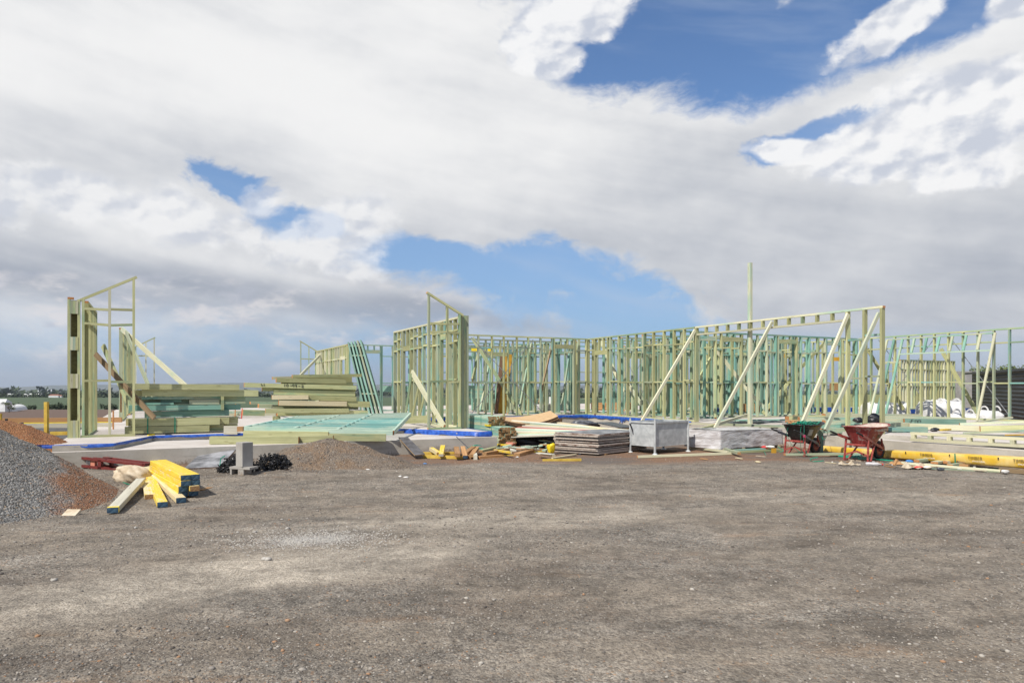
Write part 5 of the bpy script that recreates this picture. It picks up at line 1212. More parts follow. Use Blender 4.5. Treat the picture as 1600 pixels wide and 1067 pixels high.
# ---------------------------------------------------------------- stack of form sheets
c0 = Vector((1.74, 14.26, 0)); uL = Vector((-0.80, 0.60, 0)); vR = Vector((0.70, 0.714, 0))
desc = ['lowest', 'second from the bottom', 'third from the bottom', 'fourth from the bottom', 'fifth from the bottom', 'sixth from the bottom', 'sixth from the top', 'fifth from the top', 'fourth from the top', 'third from the top', 'second from the top', 'topmost']
z = 0.10+0.03
for i in range(12):
    s = uL*random.uniform(-0.03, 0.03)+vR*random.uniform(-0.04, 0.05); gap = random.choice((0.003, 0.006, 0.014)); th = random.choice((0.022, 0.026, 0.029))
    q = c0+s; w1 = 1.08+random.uniform(-0.02, 0.03); w2 = 1.72+random.uniform(-0.05, 0.03)
    vs = [q+uL*w1, q+uL*w1+vR*w2, q+vR*w2, q]; vs = [v+Z*(z+th+random.uniform(-0.003, 0.006)) for v in vs]
    sheet('form_sheet', desc[i]+' muddy form sheet in the square stack beside the steel bin', 'plywood sheet', vs, th, ('formface' if i < 11 else 'formpale', 'formply'))['group'] = 'muddy form sheets stacked beside the steel bin'
    z += th+gap+0.003
for k in (0.15, 0.8):
    tag(board('bearer', c0+vR*1.72*k-uL*0.02, c0+vR*1.72*k+uL*1.12, 0.09, 0.045, 'rawbrown', None, None, ref='b'), 'timber bearer under the '+('near' if k < .5 else 'far')+' side of the form sheet stack', 'bearer').location.z += 0.085
# yellow clamp
p = PZ(862, 708, 0.12); blobmesh('yellow_cover', 'crumpled bright yellow plastic cover at the left of the form sheet stack', 'plastic cover', (p.x-0.02, p.y-0.05, 0.22), (0.07, 0.045, 0.095), 0.5, 'yellowbox', 0.55, 4.5, 5, 16)

# ---------------------------------------------------------------- galvanised bin
t = thing('steel_bin', 'galvanised steel bin on four legs standing on the gravel', 'bin', (3.2, 15.0, 0.1))
B0 = Vector((2.95, 14.53, 0)); ev = Vector((0.77, 0.64, 0)); eh = Vector((-0.64, 0.77, 0)); lw, ll = 1.12, 0.66
cs = [B0, B0+ev*lw, B0+ev*lw+eh*ll, B0+eh*ll]
for i in range(4):
    a, b = cs[i], cs[(i+1) % 4]; n_ = Vector((a.y-b.y, b.x-a.x, 0)).normalized()
    mb = MB(); mb.bar(a+Z*0.50+n_*0.01, b+Z*0.50+n_*0.01, 0.006, 0.50); mb.build('side_panel', 'galv', t)
    mb = MB(); mb.bar(a+Z*0.755, b+Z*0.755, 0.035, 0.035); mb.build('rim', 'galv', t)
    mb = MB(); mb.tube([a+Z*0.10, a+Z*0.79], 0.024, 10); mb.build('leg', 'galv', t)
    mb = MB(); mb.tube([a+Z*0.098, a+Z*0.125], [0.06, 0.035], 12); mb.build('foot', 'galv', t)
    mb = MB(); mb.tube([a+Z*0.78, a+Z*0.83], 0.017, 8); mb.build('stacking_pin', 'galv', t)
mb = MB(); mb.box((cs[0]+cs[2])/2+Z*0.26, (lw, ll, 0.008), Matrix.Rotation(math.atan2(ev.y, ev.x), 3, 'Z')); mb.build('bin_floor', 'galv', t)
mb = MB(); q = cs[3]+Z*0.72; mb.ribbon([q-eh*0.0+ev*0.0-Vector((0.02, 0.04, 0)), q+Vector((0.03, -0.05, -0.12)), q+Vector((0.06, -0.06, -0.24))], 0.03, Vector((0, -1, 0))); mb.build('latch_strap', 'blackpl', t)

# ---------------------------------------------------------------- wrapped pallet
t = thing('wrapped_pallet', 'low pallet load wrapped in clear plastic between the steel bin and the black wheelbarrow', 'pallet load', (5.2, 15.8, 0.1))
p0 = Vector((4.42, 14.95, 0)); fd = Vector((0.815, 0.58, 0)).normalized(); bk = Vector((-0.58, 0.815, 0)); LL, WW = 2.25, 0.98
n, m = 44, 20; vs = []; fs = []
def wrapv(u, v, k):      # u along, v across, k = height 0..1
    hgt = 0.17+k*(0.40-0.05*u)
    q = p0+fd*LL*u+bk*WW*v+Z*hgt; return q
ring = []
for i in range(n+1): ring.append((i/n, 0))
for j in range(1, m+1): ring.append((1, j/m))
for i in range(1, n+1): ring.append((1-i/n, 1))
for j in range(1, m): ring.append((0, 1-j/m))
K = len(ring); LV = 9
for k in range(LV+1):
    for (u, v) in ring:
        q = wrapv(u, v, k/LV); o_ = (q-(p0+fd*LL*.5+bk*WW*.5)); o_.z = 0; o_.normalize()
        nn = float(fbm(np.array([u*9+v*5+k*0.35]), np.array([k*0.5+u*2]), 4)[0])
        vs.append(q+o_*nn*0.07-Z*(0.0 if k < LV else 0.01))
for k in range(LV):
    for i in range(K): fs.append((k*K+i, k*K+(i+1) % K, (k+1)*K+(i+1) % K, (k+1)*K+i))
nt0 = len(vs)
for i in range(n+1):
    for j in range(m+1):
        u, v = i/n, j/m; q = wrapv(u, v, 1); nn = float(fbm(np.array([u*8+4]), np.array([v*4]), 4)[0])
        e = min(u, 1-u, v, 1-v); vs.append(q+Z*(nn*0.05*min(1, e*8)+0.012*min(1, e*6)))
for i in range(n):
    for j in range(m): a = nt0+i*(m+1)+j; fs.append((a, a+m+1, a+m+2, a+1))
mesh_obj('plastic_wrap', vs, fs, 'wrap', t, True)
for u in (0.06, 0.36, 0.66, 0.94): board('bearer', p0+fd*LL*u+Z*0.10, p0+fd*LL*u+bk*WW+Z*0.10, 0.09, 0.07, 'cream', t, ref='b')
mb = MB(); q = p0+fd*0.08+bk*0.5+Z*0.575; sheet('black_sheet', 'small black plastic sheet on the wrapped pallet', 'plastic sheet', [q, q+fd*0.45, q+fd*0.5+bk*0.35, q+bk*0.3], 0.003, ('blackpl', 'blackpl'))

# ---------------------------------------------------------------- wheelbarrows
def wheelbarrow(name, label, wheel, heading, s, tubmat, frmat, lining=None, nose=0.0):
    t = thing(name, label, 'wheelbarrow', wheel)
    hd = Vector((math.cos(heading), math.sin(heading), 0)); lf = Vector((-hd.y, hd.x, 0))
    def L(x, y, z): return Vector(wheel)+(hd*x+lf*y+Z*z)*s
    rw = 0.19
    # wheel
    def ringv(r, wdt, n=28): return [[(r*math.cos(2*math.pi*i/n), y, rw+r*math.sin(2*math.pi*i/n)) for i in range(n)] for y in wdt]
    def lathe(prof, mat, nm, par):
        n = 28; v, f = [], []
        for (y, r) in prof: v += [L(r*math.cos(2*math.pi*i/n), y, rw+r*math.sin(2*math.pi*i/n)) for i in range(n)]
        k = len(prof)
        for a in range(k):
            b = (a+1) % k
            f += [(a*n+i, a*n+(i+1) % n, b*n+(i+1) % n, b*n+i) for i in range(n)]
        o = mesh_obj(nm, v, f, mat, par, True); return o
    wob = lathe([(-0.012, 0.02), (-0.045, 0.05), (-0.02, 0.09), (-0.035, 0.125), (0.035, 0.125), (0.02, 0.09), (0.045, 0.05), (0.012, 0.02)], frmat, 'wheel', t)
    tyre = lathe([(-0.035, 0.118), (-0.045, 0.15), (-0.035, 0.182), (-0.01, 0.19), (0.01, 0.19), (0.035, 0.182), (0.045, 0.15), (0.035, 0.118)], 'rubber', 'tyre', None)
    tyre.parent = wob; tyre.matrix_basis = Matrix.Translation(Vector(tyre.matrix_basis.translation)-Vector(wheel)-Vector(wob.matrix_basis.translation))
    # handles
    for sd in (-1, 1):
        mb = MB(); mb.bar(L(0.08, sd*0.07, 0.20), L(-1.02, sd*0.27, 0.53), 0.032*s, 0.05*s); mb.build('handle_rail', frmat if frmat != 'redpaint' or lining else 'greystrap', t)
        mb = MB(); mb.tube([L(-1.02, sd*0.27, 0.53), L(-1.10, sd*0.275, 0.56), L(-1.24, sd*0.28, 0.60), L(-1.26, sd*0.28, 0.606)], [0.014*s, 0.019*s, 0.019*s, 0.014*s], 10); mb.build('grip', 'rubber', t)
        # leg: tapered U from rail to ground and back brace to the wheel
        mb = MB(); mb.bar(L(-0.78, sd*0.235, 0.44), L(-0.82, sd*0.25, 0.0), 0.03*s, 0.032*s, lf); mb.bar(L(-0.82, sd*0.25, 0.012), L(-0.70, sd*0.24, 0.012), 0.028*s, 0.022*s)
        mb.bar(L(-0.70, sd*0.24, 0.012), L(-0.42, sd*0.16, 0.34), 0.026*s, 0.026*s, lf); mb.build('leg', 'redpaint', t)
        mb = MB(); mb.bar(L(0.03, sd*0.085, 0.19), L(-0.12, sd*0.13, 0.43), 0.022*s, 0.03*s, lf); mb.build('tub_strut', frmat, t)
    mb = MB(); mb.bar(L(-0.79, -0.235, 0.33), L(-0.79, 0.235, 0.33), 0.025*s, 0.04*s); mb.bar(L(-0.81, -0.24, 0.12), L(-0.80, 0.0, 0.20), 0.02*s, 0.03*s); mb.bar(L(-0.80, 0.0, 0.20), L(-0.81, 0.24, 0.12), 0.02*s, 0.03*s); mb.build('leg_brace', 'redpaint', t)
    mb = MB(); mb.bar(L(0.0, -0.10, 0.19), L(0.0, 0.10, 0.19), 0.02*s, 0.02*s); mb.build('axle', 'steel', t)
    # tub: rounded open shell, nose overhanging the wheel
    n = 40; prof = []
    def outline(k):          # k 0 bottom .. 1 rim
        xr0, xr1 = -0.72+(-0.22)*k, -0.30+(0.36+nose)*k; hw = 0.17+0.155*k; zz = 0.285+0.405*k
        P = []
        for i in range(n):
            a = 2*math.pi*i/n; ca, sa = math.cos(a), math.sin(a)
            e = 0.55
            x = (xr0+xr1)/2+(xr1-xr0)/2*math.copysign(abs(ca)**e, ca); y = hw*math.copysign(abs(sa)**e, sa)*(1-0.16*(1+ca)/2)
            z = zz+(0.055*max(0, ca)**1.5+0.015*max(0, -ca))*k+(0.06*max(0, ca))*(1-k)
            P.append((x, y, z))
        return P
    v, f, fm = [], [], []; ks = [0, 0.12, 0.35, 0.6, 0.85, 1.0]
    for k in ks: v += [L(*p) for p in outline(k)]
    r = outline(1.0); cxm = sum(p[0] for p in r)/n
    v += [L(cxm+(p[0]-cxm)*1.045, p[1]*1.06, p[2]+0.006) for p in r]
    v += [L(cxm+(p[0]-cxm)*1.05, p[1]*1.065, p[2]-0.012) for p in r]
    inner = [0.97, 0.8, 0.5, 0.2, 0.06]
    base_i = len(v)
    for k in inner:
        q = outline(k); v += [L(cxm+(p[0]-cxm)*0.975, p[1]*0.965, p[2]+0.008) for p in q]
    rows = len(ks)
    for a in range(rows-1):
        for i in range(n): f.append((a*n+i, a*n+(i+1) % n, (a+1)*n+(i+1) % n, (a+1)*n+i)); fm.append(0)
    a = rows
    for i in range(n): f.append(((rows-1)*n+i, (rows-1)*n+(i+1) % n, (rows+1)*n+(i+1) % n, (rows+1)*n+i)); fm.append(0)
    for i in range(n): f.append(((rows+1)*n+i, (rows+1)*n+(i+1) % n, rows*n+(i+1) % n, rows*n+i)); fm.append(0)
    for i in range(n): f.append((rows*n+i, rows*n+(i+1) % n, base_i+(i+1) % n, base_i+i)); fm.append(0)
    for a in range(len(inner)-1):
        for i in range(n): f.append((base_i+a*n+i, base_i+a*n+(i+1) % n, base_i+(a+1)*n+(i+1) % n, base_i+(a+1)*n+i)); fm.append(1)
    f.append(tuple(base_i+(len(inner)-1)*n+i for i in range(n))); fm.append(1)
    f.append(tuple(range(n-1, -1, -1))); fm.append(0)
    tub = mesh_obj('tub', v, f, [tubmat, lining or tubmat], t, True, fm)
    return t, L
bt, bL = wheelbarrow('wheelbarrow', 'black wheelbarrow heaped with green plastic straps on red legs', (6.33, 14.70, 0.10), R(35), 0.90, 'tub', 'redpaint')
rt, rL = wheelbarrow('wheelbarrow', 'red wheelbarrow crusted with dried concrete at the end of the yellow pack', (7.11, 13.66, 0.10), R(33), 0.93, 'redtub', 'redpaint', 'cemdry', 0.02)
# dried crust filling part of the red tub
blobmesh('concrete_crust', 'crust of dried concrete filling the red wheelbarrow tub', 'concrete crust', rL(-0.42, 0, 0.625)[:], (0.43, 0.26, 0.045), R(33), 'cemdry', 0.10, 3.2, 2, 20)
# markings on the tubs
def patch(L, pts, mat, name, par):
    mb = MB(); mb.add([L(*p) for p in pts], [tuple(range(len(pts)))]); return mb.build(name, mat, par)
def side_pt(x, k, o=0.006):   # right-hand outer side of the tub
    xr0, xr1 = -0.72-0.22*k, -0.30+0.36*k; hw = 0.17+0.155*k; zz = 0.285+0.405*k
    c = (x-(xr0+xr1)/2)/((xr1-xr0)/2); c = max(-0.999, min(0.999, c)); ca = math.copysign(abs(c)**(1/0.55), c); sa = math.sqrt(1-ca*ca)
    y = hw*sa**0.55*(1-0.16*(1+ca)/2); return (x, -(y+o), zz+(0.055*max(0, ca)**1.5+0.015*max(0, -ca))*k+(0.06*max(0, ca))*(1-k))
def side_quad(L, x0, x1, k0, k1, mat, name, par, n=6):
    mb = MB(); vs = [L(*side_pt(x0+(x1-x0)*i/n, k)) for i in range(n+1) for k in (k0, k1)]
    mb.add(vs, [(2*i, 2*i+2, 2*i+3, 2*i+1) for i in range(n)]); return mb.build(name, mat, par)
side_quad(bL, -0.66, -0.50, 0.42, 0.76, 'greybrd', 'sticker', bt)
side_quad(bL, -0.63, -0.56, 0.50, 0.64, 'endblue', 'sticker_print', bt) if False else None
for x0, x1, k0, k1 in ((-0.20, -0.16, 0.48, 0.74), (-0.14, -0.11, 0.50, 0.60), (-0.09, -0.05, 0.56, 0.78), (-0.22, -0.02, 0.44, 0.48)):
    side_quad(bL, x0, x1, k0, k1, 'greybrd', 'scrawl', bt, 2)
for x0, x1, k0, k1 in ((-0.46, -0.43, 0.42, 0.62), (-0.41, -0.38, 0.42, 0.62), (-0.36, -0.34, 0.42, 0.62), (-0.33, -0.28, 0.42, 0.46)):
    side_quad(rL, x0, x1, k0, k1, 'tub', 'lettering', rt, 2)
side_quad(rL, -0.25, -0.15, 0.38, 0.80, 'cemdry', 'concrete_splash', rt, 3)
# tangle of straps
mb = MB(); r_ = random.Random(4)
for i in range(46):
    cx, cy = r_.uniform(-0.75, -0.05), r_.uniform(-0.22, 0.22); th0 = r_.uniform(0, 6.28); rad = r_.uniform(0.08, 0.26); arc = r_.uniform(1.0, 3.6); tilt = r_.uniform(-0.9, 0.9); pts = []
    for k in range(10):
        a = th0+arc*k/9; x = cx+rad*math.cos(a)*0.8; y = cy+rad*math.sin(a)*0.6; z = 0.70+0.05*r_.random()*0+abs(math.sin(a*0.8+tilt))*rad*0.30*r_.choice((1, 1, 0.5))
        x = min(max(x, -0.93), 0.06); y = min(max(y, -0.29), 0.29); pts.append(bL(x, y, z))
    mb.ribbon(pts, 0.013, (Z+Vector((r_.uniform(-1, 1), r_.uniform(-1, 1), 0))).normalized(), 0.002)
for p in ([(-0.88, -0.28, 0.71), (-0.96, -0.33, 0.55), (-0.99, -0.33, 0.38), (-0.92, -0.33, 0.15), (-0.86, -0.38, 0.02)], [(-0.85, -0.2, 0.72), (-0.98, -0.26, 0.6), (-1.04, -0.3, 0.42), (-1.02, -0.28, 0.2), (-0.95, -0.35, 0.03)],
          [(-0.86, 0.1, 0.73), (-0.97, 0.1, 0.5), (-0.93, 0.0, 0.25), (-0.8, -0.15, 0.06), (-0.6, -0.3, 0.02)]):
    q = [bL(*a) for a in p]; mb.ribbon(q, 0.014, Vector((0.6, -0.6, 0.3)), 0.002)
tag(mb.build('strap_tangle', 'green'), 'tangle of bright green packing straps spilling from the black wheelbarrow', 'straps')
mb = MB(); q = bL(-0.86, -0.27, 0.46); mb.box(q, (0.045, 0.02, 0.045), Matrix.Rotation(0.5, 3, 'Z')); tag(mb.build('pink_tape', 'pink'), 'scrap of hot pink tape hanging in the straps', 'tape')
tl('short_post', 'dark upright timber post standing behind the black wheelbarrow wheel', 'post', PY(1281.5, 709, 14.9)+Vector((0, 0, 0)), PY(1281.5, 671, 14.9), 0.10, 0.09, 'tealdark', up=Vector((1, 0, 0)))
strapobj('thin strap loop hanging behind the grips of the red wheelbarrow', [(1290, 668, 0.62), (1294, 674, 0.6), (1291, 684, 0.45), (1286, 688, 0.4), (1284, 680, 0.5)], 0.008)

# ---------------------------------------------------------------- things on the gravel, right
def gl(lab, p0, p1, w, h, mat, end=None, z=0.10, name='timber_length', cat='timber', z1=None):
    a, b = PZ(*p0, z+h/2), PZ(*p1, (z1 if z1 is not None else z)+h/2); return tag(board(name, a, b, w, h, mat, None, end), lab, cat)
gl('long pale green stud lying on the gravel before the steel bin', (996, 713.5), (1147, 708), 0.045, 0.045, 'pinepale', 'endorange')
gl('short stud crossing the end of the long pale stud', (1124, 699), (1155, 708), 0.07, 0.05, 'mixed', 'endbrown', 0.14)
gl('stud running right under the wrapped pallet edge', (1100, 701), (1138, 706), 0.05, 0.045, 'pinepale', None, 0.12)
gl('pale green stud in front of the black gap of the pallet', (1145, 704), (1200, 701.5), 0.07, 0.05, 'mixed', 'endbrown', 0.11)
gl('thin stud just in front of the pale green one', (1150, 706.5), (1222, 702.5), 0.045, 0.045, 'pine', 'endbrown', 0.10)
gl('long dull green board lying before the black wheelbarrow', (1226, 710), (1346, 709), 0.09, 0.04, 'mixed', 'endorange', 0.12)
gl('dull board lying under the legs of the red wheelbarrow', (1296, 709), (1346, 710.5), 0.09, 0.035, 'mixed', None, 0.11)
gl('olive prop lying tilted behind the steel bin', (1073, 676), (1116, 666), 0.045, 0.09, 'pine', 'endorange', 0.42, z1=0.52)
gl('thin pale stud leaning up to the tall pole', (1117, 664), (1168, 648), 0.045, 0.07, 'pinepale', 'endorange', 0.56, z1=0.72)
p = PZ(1209, 704, 0.14); tl('plastic_square', 'small square yellow-orange plastic cap before the wrapped pallet', 'cap', p+Vector((-0.05, 0, 0)), p+Vector((0.05, 0, 0)), 0.03, 0.10, 'ochre')
p = PZ(1197, 697, 0.2); blobmesh('red_rag', 'red and white rag among the green straps by the pallet', 'rag', (p.x, p.y, 0.17), (0.10, 0.06, 0.04), -0.4, 'red', 0.5, 2, 2, 10)
p = PZ(1203, 698, 0.2); blobmesh('white_glove', 'white glove lying on the red rag', 'glove', (p.x, p.y, 0.2), (0.09, 0.04, 0.03), -0.5, 'salmon' if False else 'plywhite', 0.4, 2, 5, 10)
strapobj('green straps trailing on the ground beside the yellow cap', [(1187, 702, 0.13), (1196, 700, 0.15), (1207, 703, 0.12), (1220, 706, 0.12), (1226, 704, 0.12), (1215, 698, 0.2)], 0.02)
strapobj('short green strap tail pointing at the camera by the pallet', [(1192, 702, 0.12), (1195, 707, 0.105), (1197, 711, 0.1)], 0.02)
strapobj('small curled green strap alone on the gravel', [(1278, 714, 0.12), (1266, 716, 0.11), (1266, 720, 0.11), (1275, 721, 0.11), (1287, 719.5, 0.11)], 0.02)
strapobj('flat green straps under the red wheelbarrow', [(1310, 712, 0.12), (1330, 714, 0.11), (1345, 712, 0.13), (1365, 717, 0.11), (1395, 719.5, 0.11)], 0.05)
strapobj('second run of green straps right of the red wheelbarrow', [(1340, 716, 0.11), (1370, 717, 0.12), (1392, 722, 0.11), (1412, 724, 0.11)], 0.05)
p = PZ(1365, 725, 0.12); mb = MB(); d = Vector((0.94, -0.3, 0)).normalized()
mb.tube([p-d*0.13, p-d*0.12, p+d*0.06, p+d*0.10, p+d*0.13], [0.02, 0.034, 0.034, 0.015, 0.013], 12)
b_ = mb.build('water_bottle', 'wrap', None, True); tag(b_, 'clear crumpled water bottle with a red cap beside the red wheelbarrow', 'bottle')
mb = MB(); mb.tube([p+d*0.13, p+d*0.155], 0.016, 10); mb.build('bottle_cap', 'red', b_)
def card(lab, px, py, s, m='card', seed=0):
    p = PZ(px, py, 0.1); r_ = random.Random(seed); c = Vector((p.x, p.y, G(p.x, p.y)+0.01)); mb = MB(); N = 6
    vs = [c+Vector(((i/N-.5)*s*2.2, (j/N-.5)*s, 0.03*s*5*abs(math.sin(i*1.7+seed))*abs(math.cos(j*1.1+seed))+(0.35*s if i in (1, 4) and j > 3 else 0))) for i in range(N+1) for j in range(N+1)]
    fs = [(i*(N+1)+j, (i+1)*(N+1)+j, (i+1)*(N+1)+j+1, i*(N+1)+j+1) for i in range(N) for j in range(N)]
    mb.add(vs, fs); return tag(mb.build('cardboard_scrap', m), lab, 'cardboard')
card('torn cardboard box flattened in front of the red wheelbarrow', 1327, 727, 0.16, seed=1)
card('brown crushed carton right of the water bottle', 1403, 726, 0.12, 'rawbrown', seed=2)
card('long flattened cardboard strip in the litter before the yellow pack', 1436, 733, 0.22, seed=3)
p = PZ(1397, 727, 0.15); tl('timber_offcut', 'small brown triangular offcut beside the crushed carton', 'offcut', p, p+Vector((0.06, 0.02, 0.10)), 0.04, 0.03, 'rawbrown')
gl('long pale strip lying in front of the yellow wrapped pack', (1408, 723), (1564, 735.5), 0.07, 0.035, 'pinepale', 'endorange', 0.10)
gl('thin grey-green board parallel to the long pale strip', (1440, 731), (1562, 737), 0.06, 0.02, 'mixed', None, 0.09)
gl('green offcut leaning on the yellow pack, left one', (1432, 720), (1450, 718), 0.10, 0.045, 'mixed', 'endorange', 0.12)
gl('green offcut leaning on the yellow pack, middle one', (1460, 723), (1478, 719), 0.12, 0.04, 'teal', 'endorange', 0.12)
gl('small cream block against the yellow pack', (1477, 722), (1487, 721), 0.08, 0.05, 'cream', 'endorange', 0.12)
gl('dark brown block leaning on the yellow pack', (1494, 718), (1503, 724), 0.09, 0.05, 'brace', 'endbrown', 0.16, z1=0.12)
gl('brown block end beside the leaning dark brown block', (1500, 727), (1514, 728), 0.10, 0.05, 'rawbrown', 'endbrown', 0.11)
gl('green offcut lying behind the dark brown block', (1484, 727), (1500, 725), 0.10, 0.04, 'mixed', 'endorange', 0.11)
gl('brown bearer under the right end of the yellow pack', (1562, 734), (1610, 738), 0.09, 0.06, 'brace', None, 0.09)
for i, (px, py, m, lab) in enumerate(((1421, 721, 'bluepl', 'blue plastic wrapper beside the green straps'), (1435, 731, 'red', 'red drinks can crushed in the litter'), (1449, 731, 'plywhite', 'white and black can beside the red can'),
                                      (1571, 737, 'plywhite', 'clear plastic scrap at the end of the long pale strip'), (1470, 733, 'greystrap', 'grey plastic scrap at the litter edge'))):
    p = PZ(px, py, 0.12); blobmesh('litter', lab, 'litter', (p.x, p.y, 0.125), (0.075, 0.035, 0.03), 0.1*i, m, 0.35, 2.4, i, 8)
# random small debris pieces at the foot of the pack
litter = {}
for i in range(26):
    px = 1300+i*11+random.uniform(-4, 4); base_y = 719+(px-1300)*0.055+random.uniform(-2, 4)
    p = PZ(px, base_y, 0.1); m = random.choice(['mixed', 'card', 'rawbrown', 'plywhite', 'green', 'pinepale']); L_ = random.uniform(0.03, 0.12); a = random.uniform(0, 3.1)
    d = Vector((math.cos(a), math.sin(a), random.uniform(-.1, .1)))
    mt = {'mixed': 'greenish', 'card': 'tan', 'rawbrown': 'brown', 'plywhite': 'white', 'green': 'green plastic', 'pinepale': 'pale'}[m]
    q = Vector((p.x, p.y, G(p.x, p.y)+0.012)); litter.setdefault(m, MB()).bar(q, q+d*L_, random.uniform(0.015, 0.05), 0.012)

for m in litter: tag(litter[m].build('litter', m), kind='stuff')
# ---------------------------------------------------------------- yellow wrapped packs
def ypack(name, label, a0, a1, b, z0, z1, h0, h1, wd):
    t = thing(name, label, 'timber pack', H(a0, b, 0.1)); n = 60; m = 16; vs = []
    for i in range(n+1):
        f = i/n; a = a0+(a1-a0)*f; zb = z0+(z1-z0)*f; hh = h0+(h1-h0)*f
        for j in range(m):
            th = 2*math.pi*j/m+math.pi/m; e = 0.38
            y = math.copysign(abs(math.cos(th))**e, math.cos(th))*wd/2; z = math.copysign(abs(math.sin(th))**e, math.sin(th))*hh/2
            q = float(fbm(np.array([f*26+j*0.2]), np.array([j*0.7]), 4)[0])*0.022
            vs.append(H(a, b+y*(1+q*2), zb+hh/2+z*(1+q*3)))
    fs = [(i*m+j, i*m+(j+1) % m, (i+1)*m+(j+1) % m, (i+1)*m+j) for i in range(n) for j in range(m)]+[tuple(range(m)), tuple(n*m+j for j in range(m-1, -1, -1))]
    mesh_obj('yellow_wrap', vs, fs, 'ywrap', t, True); return t
yp = ypack('wrapped_beam_pack', 'long yellow plastic wrapped beam pack lying against the right ledge', -0.72, -4.2, -0.80, 0.10, 0.165, 0.16, 0.20, 0.30)
ypack('wrapped_beam_pack', 'thin dusty yellow wrapped pack behind the two wheelbarrows', 1.0, -0.55, -0.66, 0.08, 0.085, 0.13, 0.14, 0.2)
for k, (a, w) in enumerate(((-1.28, .3), (-1.78, .3), (-2.35, .3), (-3.0, .3), (-3.6, .3))): pass
def text(body, size, m4, mat, par, name='lettering', ext=0.001):
    cu = bpy.data.curves.new(name, 'FONT'); cu.body = body; cu.size = size; cu.extrude = ext; cu.align_x = 'CENTER'; cu.align_y = 'CENTER'; cu.offset = 0.0
    cu.materials.append(M[mat]); o = bpy.data.objects.new(name, cu); C.objects.link(o); o.parent = par; o.matrix_basis = base(par) @ m4
    bpy.context.view_layer.update(); me = bpy.data.meshes.new_from_object(o.evaluated_get(bpy.context.evaluated_depsgraph_get())); mo = link(name, me, par); mo.matrix_basis = base(par) @ m4; bpy.data.objects.remove(o); mo.name = name; return mo
def onpack(a, dz, off_=0.168):
    f = (a+0.72)/(-3.48); c = H(a, -0.80-off_, 0.10+0.065*f+(0.16+0.04*f)/2+dz)
    X = (-U+Z*(0.030)).normalized(); Zn = -W; Yv = Zn.cross(X)
    m = Matrix((X, Yv, Zn)).transposed().to_4x4(); m.translation = c; return m
for a in (-1.55, -2.42, -3.15): text('TIMBER', 0.075, onpack(a, 0.035), 'black', yp); text('STRUCTURAL', 0.035, onpack(a-0.06, -0.02), 'whiteprint', yp, 'small_lettering')
for a in (-1.15, -1.98, -2.80):
    m4 = onpack(a, 0.06); mb = MB(); mb.box(m4.translation, (0.022, 0.028, 0.002), m4.to_3x3()); mb.build('printed_square', 'black', yp)
m4 = onpack(-3.55, 0.0); mb = MB(); mb.box(m4.translation, (0.26, 0.12, 0.003), m4.to_3x3()); mb.build('paper_label', 'whiteprint', yp)
m4 = onpack(-2.08, 0.0); mb = MB(); mb.box(m4.translation+W*-0.002, (0.022, 0.19, 0.003), m4.to_3x3()); mb.build('strap', 'green', yp)
for a in (-1.7, -3.2, -4.0): board('bearer', H(a, -1.0, 0.02), H(a, -0.62, 0.02), 0.09, 0.10 if a > -3 else 0.12, 'brace', yp, ref='b')

# ---------------------------------------------------------------- timber on the right slab
gt = 'timber lying on the right part of the slab'
lf_ = thing('header_frame', 'laddered header frame lying on edge along the right ledge', 'wall frame', PY(1500, 690, 14))
P0t, P1t = PY(1424, 674.8, 13.9), PY(1640, 685.5, 11.9); P0b, P1b = PY(1424, 688.5, 13.9), PY(1640, 701.5, 11.9)
board('plate', P0t, P1t, 0.09, 0.05, 'pinepale', lf_, 'endorange', ref='t'); board('plate', P0b, P1b, 0.09, 0.05, 'pinepale', lf_, 'endorange', ref='b')
d_ = (P1t-P0t).normalized()
for px in (1428, 1454, 1484, 1515, 1549, 1583, 1618):
    f = (1/(1) and (px-1424)/(1640-1424)); Yt = 1/((1/13.9)*(1-f)+(1/11.9)*f); 
    tq = (Yt-13.9)/(11.9-13.9); a = P0t+(P1t-P0t)*tq-Z*0.05; b = P0b+(P1b-P0b)*tq+Z*0.05
    board('cripple_stud', b, a, 0.09, 0.07, 'pinepale', lf_, up=d_)
def rb(lab, x0, y0, x1, y1, Y0, Y1, h, w, m, e='endorange'): return fb('timber_beam', lab, x0, y0, x1, y1, Y0, Y1, h, w, m, e, 'beam', gt)
bj = rb('teal beam marked with black letters lying across the right slab', 1414, 654.5, 1510, 655.5, 17.6, 17.2, 0.12, 0.3, 'tealdark')
rb('pale teal board behind the marked beam', 1290, 646.5, 1440, 647.5, 19.0, 18.8, 0.10, 0.3, 'teal')
rb('long teal board ending at the marked beam', 1250, 651.5, 1416, 654.0, 18.2, 17.8, 0.14, 0.25, 'teal')
rb('wet teal board lying over the marked beam', 1380, 650.0, 1508, 653.0, 18.4, 17.9, 0.05, 0.3, 'teal')
rb('blue-green board under the nearest studs', 1280, 662.0, 1421, 660.5, 16.2, 16.4, 0.10, 0.20, 'teal')
rb('lower patchy board under the nearest studs', 1285, 669.0, 1450, 667.0, 15.6, 15.9, 0.11, 0.18, 'mixed')
rb('wide pale olive beam lying before the marked beam', 1421, 661.5, 1532, 665.5, 16.2, 15.6, 0.12, 0.16, 'pinepale')
rb('dark olive beam end right of the wide pale olive beam', 1532, 665.8, 1640, 664.0, 15.5, 15.0, 0.12, 0.16, 'pine')
rb('second dark olive beam end at the right edge', 1556, 665.3, 1660, 662.0, 15.9, 15.2, 0.11, 0.16, 'olive')
rb('thin pale stud lying along the front of the olive beams', 1505, 675.5, 1640, 669.5, 14.9, 14.2, 0.04, 0.07, 'mixed', None)
rb('patchy beam low between the red wheelbarrow and the header frame', 1388, 668.0, 1450, 669.5, 15.5, 15.3, 0.10, 0.12, 'mixed')
